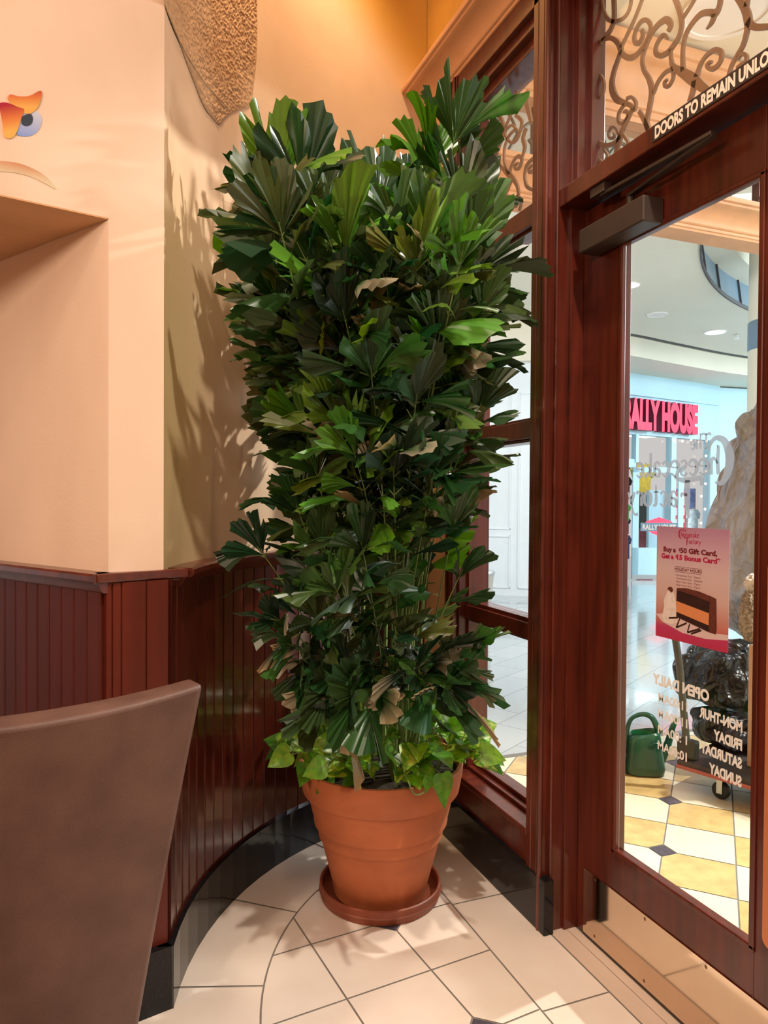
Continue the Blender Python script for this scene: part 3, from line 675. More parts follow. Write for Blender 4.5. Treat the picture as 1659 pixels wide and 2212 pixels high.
    trans = [
     [(240,0,24),(255,90,24),(290,160,30),(340,185,30),(410,165,28),(460,110,26),(485,40,24),(490,-20,22)],
     [(340,-20,45),(345,90,45),(340,180,50),(310,260,45),(260,320,40),(215,385,38),(165,450,36),(150,540,30)],
     [(240,345,26),(310,325,35),(370,360,40),(402,430,52),(380,500,45),(345,600,50),(325,700,55),(332,780,60),(370,850,55),(430,880,44),(490,905,36),(520,945,30)],
     [(590,-20,28),(520,160,28),(450,310,30),(400,410,34)],
     [(400,440,44),(440,482,44),(490,495,46),(550,455,42),(610,370,36),(648,280,32),(655,215,32),(620,172,34),(570,190,34),(530,260,32),(515,330,34),(535,372,38),(568,355,40),(590,300,38),(582,255,30)],
     [(600,440,36),(640,340,36),(685,255,42),(740,195,48),(795,170,54),(828,215,46),(805,270,36)],
     [(805,335,14),(775,300,30),(740,325,34),(705,390,34),(700,450,38),(740,478,40),(800,450,42),(855,385,44),(900,310,42),(922,220,40),(918,150,42),(892,60,42),(862,-20,42)],
     [(600,430,42),(584,520,34),(600,600,36),(640,670,42),(665,760,52),(660,840,52),(640,950,50),(622,1050,50),(645,1120,50)],
     [(680,800,34),(720,700,30),(780,622,30),(850,590,34)],
     [(845,600,26),(850,660,28),(820,725,28),(785,742,28),(775,705,24),(800,680,18)],
     [(828,420,28),(830,500,30),(852,570,46),(930,620,72),(1020,680,92),(1100,745,74),(1175,800,62)],
     [(935,610,44),(930,500,36),(935,400,34),(960,290,38),(1020,190,40),(1090,120,46),(1160,108,50),(1212,112,62),(1245,50,46),(1255,-20,42)],
     [(1205,120,50),(1180,190,40),(1135,250,4)],
     [(935,150,26),(1000,50,26),(1040,-20,26)],
     [(1050,660,54),(1080,560,36),(1130,480,34),(1200,430,40),(1255,440,42),(1262,500,40),(1230,560,38),(1180,592,38),(1142,570,30),(1152,540,30),(1182,528,20)],
     [(1035,690,56),(1020,770,52),(990,870,46)],
     [(1395,-20,40),(1460,70,62),(1490,170,72),(1482,260,48),(1450,380,42),(1400,470,38),(1350,560,34),(1322,660,34)],
     [(1490,180,64),(1550,232,52),(1700,225,44)],
     [(1475,60,44),(1490,-20,40)],
     [(1400,500,34),(1440,460,30),(1475,480,30),(1472,530,34),(1430,560,40),(1395,590,40)],
     [(520,950,30),(530,880,28),(495,832,26),(450,845,26)],
     [(435,890,28),(388,960,28),(382,1030,28),(412,1058,30),(460,1000,32),(452,950,28),(425,960,20)],
     [(500,930,36),(460,1020,40),(412,1120,48),(388,1200,62),(355,1330,44)],
     [(405,1165,46),(350,1222,38),(280,1245,36),(212,1218,38),(182,1150,42),(165,1050,42),(180,960,32),(212,860,24),(255,780,22),(252,690,24),(215,645,26),(172,690,26),(155,770,28),(172,830,26),(205,790,14)],
     [(385,1155,20),(362,1100,20),(322,1090,20),(296,1140,20),(312,1184,22),(346,1170,22),(340,1138,14)],
     [(420,1150,26),(460,1210,26),(470,1270,26)],[(560,950,36),(600,1020,42),(640,1110,42)],
     [(248,1270,22),(290,1330,20),(300,1380,18)],[(205,1360,22),(255,1400,24)],
     [(1330,640,30),(1300,720,34),(1240,760,40)],[(1180,800,50),(1260,900,46)],[(620,-20,30),(680,-90,30)],
    ]
    iron('ironwork', root2, trans, 1240, 0, 3.96, 1.565)
    side = [
     [(262,740,26),(258,640,30),(262,560,32),(295,475,32),(335,490,42),(345,570,42),(315,645,30),(270,640,18)],
     [(350,560,32),(400,492,34),(450,482,34),(470,560,32),(450,650,36),(390,770,42),(420,830,32),(460,765,32),(432,635,24),(385,650,16)],
     [(365,255,52),(480,310,48),(540,430,46),(532,580,42),(482,720,38),(462,800,28),(476,920,28),(520,990,42),(600,1080,72),(660,1130,72),(720,1230,54),(738,1350,48),(702,1420,62),(650,1540,62)],
     [(640,270,34),(590,400,32),(535,490,30)],
     [(720,-20,70),(705,100,60),(640,200,44),(660,280,40)],
     [(640,30,44),(612,180,42),(645,270,40),(705,190,42),(720,100,44)],
     [(700,300,42),(780,380,48),(752,540,44),(700,640,38),(640,664,34),(570,582,32),(570,500,30),(650,435,30),(722,500,30)],
     [(705,485,32),(622,560,32),(560,700,32),(546,850,32),(562,960,42),(615,1085,46)],
     [(620,1085,64),(642,980,38),(690,880,38),(750,842,44),(782,885,48),(760,980,42),(712,1020,38),(690,972,40),(738,932,24)],
     [(440,982,40),(482,1000,40),(470,1080,42),(430,1112,38),(428,1062,24)],
     [(645,1160,44),(590,1300,38),(530,1430,34)],
     [(428,1580,32),(480,1490,42),(528,1490,42),(540,1570,38)],
     [(640,1570,44),(660,1450,52),(740,1400,62),(772,1470,44),(748,1570,40)],[(712,1480,30),(700,1530,40)],
     [(940,870,44),(852,960,44),(820,1100,38),(850,1240,48),(930,1295,42)],[(930,1035,40),(890,1062,42),(878,1012,36),(925,955,26)],
     [(850,-20,60),(855,150,82),(910,400,52)],[(840,470,62),(800,600,62),(822,720,62),(788,850,34)],
     [(465,1920,28),(500,1820,28),(560,1780,24)],[(330,1300,30),(350,1200,40)],[(215,1900,30),(280,1990,40),(320,2080,30)],
    ]
    iron('ironwork', root, side, 1000, 200, 6.144, 1.525)
    # notice strip on the transom bar
    s = empty('notice_strip', (1.438, 1.4, 2.54), 'black notice strip with white capitals along the transom bar', 'sign')
    mb = MB(); mb.box((1.4365, 1.10, 2.519), (1.4395, 1.634, 2.566)); mb.build('strip', M['signblack'], s)
    mb = MB(); add_text(mb, 'DOORS TO REMAIN UNLOCKED', (1.4360, 1.624, 2.527), (0, -1, 0), (0, 0, 1), width=0.455, height=0.033, bold=0.045, space=1.0)
    mb.build('lettering', M['letter'], s)
    # ---------------- door
    d = empty('door_1', (1.55, 2.08, 0)); struct(d, 'mahogany entrance door with one tall glass pane and brass kick plate', 'door')
    x0, x1 = 1.535, 1.580
    mb = MB(); mb.box((x0, 1.885, 0.008), (x1, 2.074, 2.50)); mb.build('stile', M['wood'], d, bevel=0.002)
    mb = MB(); mb.box((x0, 1.135, 0.008), (x1, 1.340, 2.50)); mb.build('stile', M['wood'], d, bevel=0.002)
    mb = MB(); mb.box((x0, 1.340, 2.335), (x1, 1.885, 2.50)); mb.build('rail', M['wood'], d, bevel=0.002)
    mb = MB(); mb.box((x0, 1.340, 0.008), (x1, 1.885, 0.356)); mb.build('rail', M['wood'], d, bevel=0.002)
    mb = MB(); q = 0.014
    mb.box((x0-0.006, 1.885-q, 0.356), (x0+0.014, 1.889, 2.335)); mb.box((x0-0.006, 1.336, 0.356), (x0+0.014, 1.340+q, 2.335))
    mb.box((x0-0.006, 1.336, 0.352), (x0+0.014, 1.889, 0.356+q)); mb.box((x0-0.006, 1.336, 2.335-q), (x0+0.014, 1.889, 2.339))
    mb.build('glazing_bead', M['wood'], d, bevel=0.004)
    mb = MB(); mb.box((1.556, 1.340, 0.356), (1.562, 1.885, 2.335)); mb.build('pane', M['glass'], d)
    k = MB(); k.box((1.5305, 1.15, 0.012), (1.5345, 2.032, 0.234)); kp = k.build('kick_plate', M['brass'], d); kp['label'] = 'polished brass kick plate'
    for y in (1.97, 1.73, 1.49, 1.25):
        for z in (0.222, 0.03):
            mb = MB(); mb.lathe([(0.0, -0.0012), (0.0035, -0.001), (0.005, 0.0)], (0, 0, 0), 12)
            mb.v = [(1.5303+v[2], y+v[0], z+v[1]) for v in mb.v]; mb.build('screw', M['screw'], kp)
    # pull plate with rounded corners
    mb = MB(); y0, y1, z0, z1, r = 1.17, 1.309, 0.392, 1.36, 0.022
    cs = [(y1-r, z0+r, -90), (y1-r, z1-r, 0), (y0+r, z1-r, 90), (y0+r, z0+r, 180)]
    pl = [(cy+r*math.cos(math.radians(a+i*15)), cz+r*math.sin(math.radians(a+i*15))) for cy, cz, a in cs for i in range(7)]
    n = len(pl); mb.add([(1.526, *p) for p in pl]+[(1.5345, *p) for p in pl], [tuple(range(n)), tuple(range(2*n-1, n-1, -1))]+[(i, (i+1) % n, n+(i+1) % n, n+i) for i in range(n)])
    pp = mb.build('pull_plate', M['copper'], d); pp['label'] = 'copper coloured pull plate with rounded corners'
    # closer
    c = MB(); c.box((1.458, 1.692, 2.325), (1.534, 2.0, 2.402)); cl = c.build('door_closer', M['closer'], d, bevel=0.004); cl['label'] = 'dark metal door closer'
    mb = MB(); mb.tube([(1.50, 1.80, 2.402), (1.50, 1.80, 2.452)], 0.012, 10); mb.obox((1.488, 1.80, 2.44), (0.022, 0.002, 0), (-0.03, -0.36, 0.012), (0, 0, 0.010))
    mb.obox((1.455, 1.44, 2.456), (0.02, 0, 0), (0.0, 0.45, 0.016), (0, 0, 0.010)); mb.box((1.448, 1.86, 2.478), (1.476, 1.93, 2.507))
    mb.build('closer_arm', M['closer'], cl, bevel=0.001)
    return d
DOOR = build_entrance()

# lettering and logo on the door glass (reads from outside, so mirrored from here); strokes have real width
GL = {  # glyph strokes: points (x, y, w) in em units, baseline 0, x-height .5
 'h': [[(.02,0,.12),(.06,.4,.12),(.04,.85,.10),(.10,.88,.05)],[(.06,.35,.05),(.2,.52,.08),(.32,.42,.12),(.32,.0,.12)]],
 'e': [[(.06,.28,.04),(.36,.32,.05),(.34,.46,.08),(.2,.52,.08),(.06,.40,.13),(.05,.18,.14),(.18,.0,.08),(.36,.10,.05)]],
 's': [[(.30,.44,.09),(.18,.52,.06),(.06,.42,.09),(.12,.29,.12),(.28,.2,.12),(.28,.06,.08),(.14,0,.06),(.02,.10,.09)]],
 'c': [[(.34,.42,.11),(.22,.52,.06),(.07,.40,.12),(.06,.18,.14),(.18,.0,.08),(.36,.10,.05)]],
 'a': [[(.06,.42,.10),(.18,.52,.06),(.30,.42,.11),(.31,.1,.12),(.40,.0,.06)],[(.30,.30,.05),(.10,.24,.10),(.06,.10,.11),(.16,.0,.06),(.30,.10,.05)]],
 'k': [[(.05,0,.12),(.06,.85,.10)],[(.32,.52,.06),(.10,.24,.07),(.36,.0,.13)]],
 't': [[(.16,.78,.05),(.14,.3,.12),(.16,.06,.11),(.30,.02,.05)],[(.0,.50,.05),(.30,.50,.05)]],
 'o': [[(.2,.52,.06),(.06,.40,.13),(.06,.14,.13),(.2,.0,.06),(.36,.14,.13),(.36,.38,.13),(.2,.52,.06)]],
 'r': [[(.06,0,.12),(.07,.5,.11)],[(.08,.34,.05),(.22,.52,.07),(.33,.44,.12)]],
 'y': [[(.04,.50,.10),(.20,.05,.12)],[(.38,.50,.07),(.20,.02,.08),(.04,-.30,.07),(-.16,-.30,.10)]],
 'T': [[(.0,.74,.10),(.06,.86,.11),(.3,.84,.10),(.62,.88,.09),(.66,.78,.05)],[(.34,.84,.12),(.33,.3,.14),(.34,0,.12)],[(.22,0,.05),(.46,0,.05)]],
 'F': [[(-.45,.70,.10),(-.40,.92,.13),(-.1,.90,.12),(.3,.88,.13),(.66,.98,.06)],[(.12,.88,.16),(.12,.3,.18),(.10,-.05,.14),(.04,-.28,.04)],[(.12,.42,.06),(.34,.46,.08),(.36,.36,.05)]],
 'C': [[(.66,.78,.05),(.62,.98,.10),(.42,1.12,.11),(.14,1.0,.17),(-.04,.62,.24),(.0,.20,.22),(.2,-.12,.13),(.44,-.12,.05)]],
}
def strokes(mb, s, o, dx, dz, size, adv, mi=0, wk=1.0):
    o, dx, dz = Vector(o), Vector(dx), Vector(dz); x = 0.0
    for ch in s:
        for st in GL[ch]:
            sm = crom(st, 5); L = []; R = []
            for i in range(len(sm)):
                a, b = sm[max(i-1, 0)], sm[min(i+1, len(sm)-1)]; t = Vector((b.x-a.x, b.y-a.y)); t = t.normalized() if t.length > 1e-6 else Vector((1, 0))
                n = Vector((-t.y, t.x))*sm[i].z*0.5*wk
                L.append(o+dx*((x+sm[i].x+n.x)*size)+dz*((sm[i].y+n.y)*size)); R.append(o+dx*((x+sm[i].x-n.x)*size)+dz*((sm[i].y-n.y)*size))
            k = len(L); mb.add(L+R, [(i, i+1, k+i+1, k+i) for i in range(k-1)], mi)
        x += adv.get(ch, .44) if isinstance(adv, dict) else adv
ADV = {'h': .44, 'e': .44, 's': .38, 'c': .42, 'a': .46, 'k': .42, 't': .36, 'o': .46, 'r': .40, 'y': .42, 'T': .72, 'C': .34, 'F': .40}
def logo(mb, o, dx, dz, u, mi=0, wk=1.0):
    """o = baseline start of the big C; u = size of one em"""
    o, dx, dz = Vector(o), Vector(dx), Vector(dz)
    strokes(mb, 'C', o+dx*(0.0), dx, dz, u*1.15, ADV, mi, wk)
    strokes(mb, 'heesecake', o+dx*(.36*u)+dz*(.12*u), dx, dz, u, ADV, mi, wk)
    strokes(mb, 'The', o+dx*(.72*u)+dz*(.98*u), dx, dz, u*.55, ADV, mi, wk)
    strokes(mb, 'F', o+dx*(1.55*u)-dz*(1.00*u), dx, dz, u*1.1, ADV, mi, wk)
    strokes(mb, 'actory', o+dx*(2.12*u)-dz*(.92*u), dx, dz, u, ADV, mi, wk)
def build_decals(d):
    X = 1.5632
    mb = MB(); logo(mb, (X, 1.470, 1.567), (0, 1, 0), (0, 0, 1), 0.0865, wk=1.25)
    o = mb.build('logo_lettering', M['decal'], d); o['label'] = 'pale frosted restaurant logo lettering on the glass'
    # opening hours
    mb = MB(); rd = (0, 1, 0); uz = (0, 0, 1)
    add_text(mb, 'OPEN DAILY', (X, 1.524, 0.943), rd, uz, width=0.222, height=0.031, bold=0.05)
    for i, (t, w) in enumerate((('MON-THUR', .148), ('FRIDAY', .096), ('SATURDAY', .142), ('SUNDAY', .110))):
        add_text(mb, t, (X, 1.411, 0.892-0.0488*i), rd, uz, width=w, height=0.028, bold=0.05)
    for i, t in enumerate(('11:00AM', '11:00AM', '1 :00AM', '10:00AM')):
        add_text(mb, t, (X, 1.603, 0.893-0.0488*i), rd, uz, width=0.118, height=0.026, bold=0.03)
    o = mb.build('hours_lettering', M['decal_tan'], d); o['label'] = 'tan opening hours lettering on the glass'
    # poster
    ps = empty('poster', (1.553, 1.588, 1.26), 'pink holiday gift card poster with a chocolate cake slice, taped inside the door glass', 'poster')
    m, nt, b = new_mat('poster_print'); b.inputs['Roughness'].default_value = 0.45
    tc = N(nt, 'ShaderNodeTexCoord'); sp = N(nt, 'ShaderNodeSeparateXYZ'); nt.links.new(tc.outputs['Generated'], sp.inputs[0])
    cr = N(nt, 'ShaderNodeValToRGB'); nt.links.new(sp.outputs['Z'], cr.inputs[0]); e = cr.color_ramp.elements
    e[0].position = 0.0; e[0].color = (0.45, 0.03, 0.08, 1); e[1].position = 1.0; e[1].color = (0.40, 0.20, 0.30, 1)
    for pz, c in ((0.10, (0.46, 0.04, 0.12)), (0.17, (0.50, 0.16, 0.12)), (0.40, (0.58, 0.38, 0.34)), (0.62, (0.58, 0.42, 0.42)), (0.85, (0.50, 0.30, 0.38))):
        q = e.new(pz); q.color = (*c, 1)
    nt.links.new(cr.outputs[0], b.inputs['Base Color'])
    mb = MB(); mb.box((1.5525, 1.452, 1.0935), (1.5535, 1.724, 1.427)); mb.build('sheet', m, ps)
    X = 1.5522; Y = lambda u: 1.724-u*0.272; Z = lambda v: 1.427-v*0.3335
    ink = [pbr('ink_crimson', (0.40, 0.008, 0.06), 0.5), pbr('ink_maroon', (0.16, 0.012, 0.02), 0.5), pbr('ink_choc', (0.035, 0.012, 0.010), 0.45, var=0.5, scale=(300, 300, 300)), pbr('ink_brown', (0.12, 0.03, 0.02), 0.45, var=0.4, scale=(150, 150, 150)),
           pbr('ink_orange', (0.66, 0.24, 0.09), 0.5), pbr('ink_cream', (0.74, 0.62, 0.56), 0.5, var=0.1, scale=(90, 90, 90)), pbr('ink_plate', (0.66, 0.48, 0.47), 0.5)]
    def poly(pts, mi, lift):
        mb.add([(X-lift, Y(u), Z(v)) for u, v in pts], [tuple(range(len(pts)))], mi)
    mb = MB()
    rd = (0, -1, 0)
    logo(mb, (X, Y(.335), Z(.088)), rd, uz, 0.0178, 0)
    def ser(t, u, v, w, h, mi): add_text(mb, t, (X, Y(u), Z(v)), rd, uz, width=w, height=h*1.15, bold=0.045, mi=mi)
    ser('Buy a', .105, .222, .050, .0125, 1); ser('$', .330, .207, .006, .007, 1); ser('50 Gift Card,', .352, .222, .136, .0125, 1)
    ser('Get a', .075, .284, .050, .0125, 0); ser('$', .285, .268, .006, .007, 0); ser('15 Bonus Card*', .307, .284, .160, .0125, 0)
    add_text(mb, 'HOLIDAY HOURS', (X, Y(.275), Z(.380)), rd, uz, width=.103, height=.0085, bold=.025, mi=1)
    for v in (.345, .390): poly([(.275, v), (.655, v), (.655, v+.003), (.275, v+.003)], 1, 0)
    for i, (a, c) in enumerate((('Christmas Eve:', 'Open'), ('Christmas Day:', 'Closed'), ("New Year's Eve:", 'Open'), ("New Year's Day:", 'Open'))):
        add_text(mb, a, (X, Y(.30), Z(.428+.0285*i)), rd, uz, width=.061, height=.0052, mi=1)
        add_text(mb, c, (X, Y(.55), Z(.428+.0285*i)), rd, uz, width=.024 if c == 'Open' else .030, height=.0052, mi=1)
    # plate, cream, cake, drizzle
    poly([(.0, .80), (.30, .76), (.85, .86), (1.0, .85), (1.0, .895), (.72, .925), (.40, .92), (.10, .86)], 6, 0.0)
    poly([(.12, .86), (.10, .80), (.13, .72), (.12, .66), (.16, .60), (.19, .56), (.24, .55), (.28, .60), (.30, .66), (.31, .75), (.32, .84), (.24, .865)], 5, 0.0002)
    poly([(.17, .555), (.20, .535), (.24, .535), (.26, .56), (.24, .585), (.20, .57)], 3, 0.0004)
    poly([(.31, .535), (.45, .525), (.62, .535), (.78, .560), (.85, .575), (.86, .82), (.85, .868), (.76, .862), (.31, .79)], 3, 0.0004)
    poly([(.31, .555), (.50, .570), (.77, .610), (.76, .700), (.31, .650)], 2, 0.0006)
    poly([(.31, .650), (.76, .705), (.755, .805), (.31, .745)], 4, 0.0006)
    poly([(.31, .745), (.755, .808), (.76, .862), (.31, .79)], 2, 0.0006)
    for (a, b2) in (((.20, .815), (.33, .795)), ((.36, .80), (.31, .885)), ((.31, .885), (.46, .825)), ((.50, .83), (.47, .905)), ((.47, .905), (.64, .85)), ((.66, .86), (.52, .91))):
        t = (b2[0]-a[0], b2[1]-a[1]); l = math.hypot(*t); n = (-t[1]/l*.008, t[0]/l*.008)
        poly([(a[0]+n[0], a[1]+n[1]), (b2[0]+n[0], b2[1]+n[1]), (b2[0]-n[0], b2[1]-n[1]), (a[0]-n[0], a[1]-n[1])], 2, 0.0003)
    mb.build('print', ink, ps)
build_decals(DOOR)
# ------------------------------------------------------------------ chair
def build_chair():
    TR = Vector((0.184, 1.636, 1.093)); BR = Vector((0.052, 1.672, 0.30))
    t = Vector((-.96, -.28, 0)).normalized(); n = Vector((t.y, -t.x, 0))                       # n: outward rear face towards the camera
    if n.dot(Vector((0, -1, 0))) < 0: n = -n
    root = empty('dining_chair', (-0.2, 1.7, 0), 'brown leather high-back dining chair in the near left corner', 'chair')
    mb = MB(); rows = 14; half_top = 0.30; half_bot = 0.125
    cx = TR+t*half_top
    def pt(u, v, side):
        z = 0.12+(1.093-0.12)*v; hw = half_bot+(half_top-half_bot)*(v**1.15)
        sag = 0.012*(1-(u*u)) * v
        base = Vector((cx.x, cx.y, 0))-n*0.02*(1-v)
        bulge = 0.010*(1-u*u)
        p = base+t*(-u*hw)+n*(side*0.036+ (bulge if side > 0 else -bulge)); p.z = z-(0.022*(1-u*u)*v**6)
        return p
    nu = 12; vs = []; fs = []
    for side in (1, -1):
        for j in range(rows+1):
            for i in range(nu+1): vs.append(pt(-1+2*i/nu, j/rows, side))
    A = (rows+1)*(nu+1)
    for j in range(rows):
        for i in range(nu):
            q = j*(nu+1)+i; fs.append((q, q+1, q+nu+2, q+nu+1)); fs.append((A+q, A+q+nu+1, A+q+nu+2, A+q+1))
    bd = [j*(nu+1) for j in range(rows+1)]+[rows*(nu+1)+i for i in range(1, nu+1)]+[j*(nu+1)+nu for j in range(rows-1, -1, -1)]+[i for i in range(nu-1, 0, -1)]
    for k in range(len(bd)): a, b = bd[k], bd[(k+1) % len(bd)]; fs.append((a, b, A+b, A+a))
    mb.add(vs, fs); mb.build('backrest', M['leather'], root, smooth=True, bevel=0.012, seg=4, ang=50)
    # seat and legs in front of the backrest
    mb = MB(); o = cx-t*0.10-n*0.02; o.z = 0.36
    mb.obox(o, t*0.26, -n*0.40, (0, 0, 0.11)); mb.build('seat', M['leather'], root, smooth=True, bevel=0.03, seg=4)
    for a, b in ((-0.10, 0.0), (0.10, 0.0), (-0.09, -0.37), (0.10, -0.37)):
        mb = MB(); q = cx+t*a+n*(b if b < 0 else 0.0)-n*0.02; q.z = 0
        mb.obox(q, t*0.035, n*0.035, (0, 0, 0.37 if b < 0 else 0.16)); mb.build('leg', M['wood'], root)
build_chair()

# ------------------------------------------------------------------ potted palm
PC = Vector((0.967, 2.53, 0))
def build_saucer():
    mb = MB()
    mb.lathe([(0.0, 0.010), (0.205, 0.010), (0.216, 0.016), (0.221, 0.052), (0.226, 0.055), (0.231, 0.052), (0.230, 0.030), (0.233, 0.026), (0.230, 0.020), (0.226, 0.002), (0.215, 0.0), (0.0, 0.0)], PC, 72)
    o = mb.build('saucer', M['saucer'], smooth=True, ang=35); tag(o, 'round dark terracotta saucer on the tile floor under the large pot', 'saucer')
build_saucer()
ZRIM = 0.515
def in_room(p):
    p = Vector(p)
    if p.x > 1.385: p.x = 1.385
    Rm = 1.20 if p.z < 1.33 else 1.293
    d = Vector((p.x-CC.x, p.y-CC.y)); 
    if p.y > 1.95 and d.length > Rm: d = d.normalized()*Rm; p.x, p.y = CC.x+d.x, CC.y+d.y
    return p
GREENS = [(0.020, 0.055, 0.013), (0.028, 0.074, 0.016), (0.013, 0.040, 0.012), (0.040, 0.092, 0.018), (0.036, 0.066, 0.021), (0.020, 0.058, 0.018), (0.010, 0.032, 0.012)]
LIGHT = [(0.080, 0.190, 0.022), (0.11, 0.20, 0.026), (0.06, 0.165, 0.018)]
OLIVE = [(0.070, 0.090, 0.026), (0.052, 0.075, 0.022)]
DRY = [(0.36, 0.30, 0.19), (0.28, 0.25, 0.17), (0.30, 0.22, 0.11)]
def leaflet(mb, base, d, nrm, L, half, rng, col, dry=None, droop=0.3):
    """pleated wedge leaflet with a ragged fishtail end"""
    d = d.normalized(); s = d.cross(nrm)
    if s.length < 1e-4: s = d.cross(Vector((1, 0, 0)))
    s.normalize(); nn = s.cross(d).normalized()
    nr = 11; sk = rng.choice((-1, 1)); ts = (0.0, 0.22, 0.5, 0.78, 1.0); rows = []
    curl = rng.uniform(-0.4, 0.6)
    jag = [rng.uniform(-0.03, 0.06) for _ in range(nr)]
    for i in range(nr):
        u = -1+2*i/(nr-1)
        ll = L*(1.0-0.18*abs(u)**1.5+0.24*sk*u+jag[i]*(1 if i % 2 else -1))
        if rng.random() < 0.14: ll *= rng.uniform(.72, .9)
        an = half*u; row = []
        for t in ts:
            w = an*(0.62+0.38*t)
            q = ll*t
            pl = (0.005 if i % 2 else -0.003)*t*(L/0.2)
            p = base+d*(q*math.cos(w))+s*(q*math.sin(w))+nn*(pl-curl*L*0.35*u*u*t*t)
            p.z -= droop*L*t*t*0.55
            row.append(in_room(p))
        rows.append(row)
    vs = []; k = len(ts)
    for row in rows: vs += row
    lo = len(mb.v)
    def c(i, j):
        f = 1.0+0.16*((i % 2)-0.5)
        b = col
        if dry and ts[j] > dry[1]: w = min(1, (ts[j]-dry[1])/0.25); b = tuple(col[q]*(1-w)+dry[0][q]*w for q in range(3))
        return tuple(v*f for v in b)
    for i in range(nr-1):
        for j in range(k-1):
            a = i*k+j
            if j == 0: mb.add([vs[a], vs[a+1], vs[a+k+1]], [(0, 1, 2)], 0, (c(i, j), c(i, j+1), c(i+1, j+1)))
            else: mb.add([vs[a], vs[a+1], vs[a+k+1], vs[a+k]], [(0, 1, 2, 3)], 0, (c(i, j), c(i, j+1), c(i+1, j+1), c(i+1, j)))
def merge_build(mb, name, mats, parent):
    o = mb.build(name, mats, None, smooth=False)
    bm = bmesh.new(); bm.from_mesh(o.data); bmesh.ops.remove_doubles(bm, verts=bm.verts, dist=0.00005); bm.to_mesh(o.data); bm.free()
    o.data.polygons.foreach_set('use_smooth', [True]*len(o.data.polygons)); o.data.set_sharp_from_angle(angle=math.radians(75))
    o.parent = parent; o.matrix_parent_inverse = parent.matrix_world.inverted(); return o
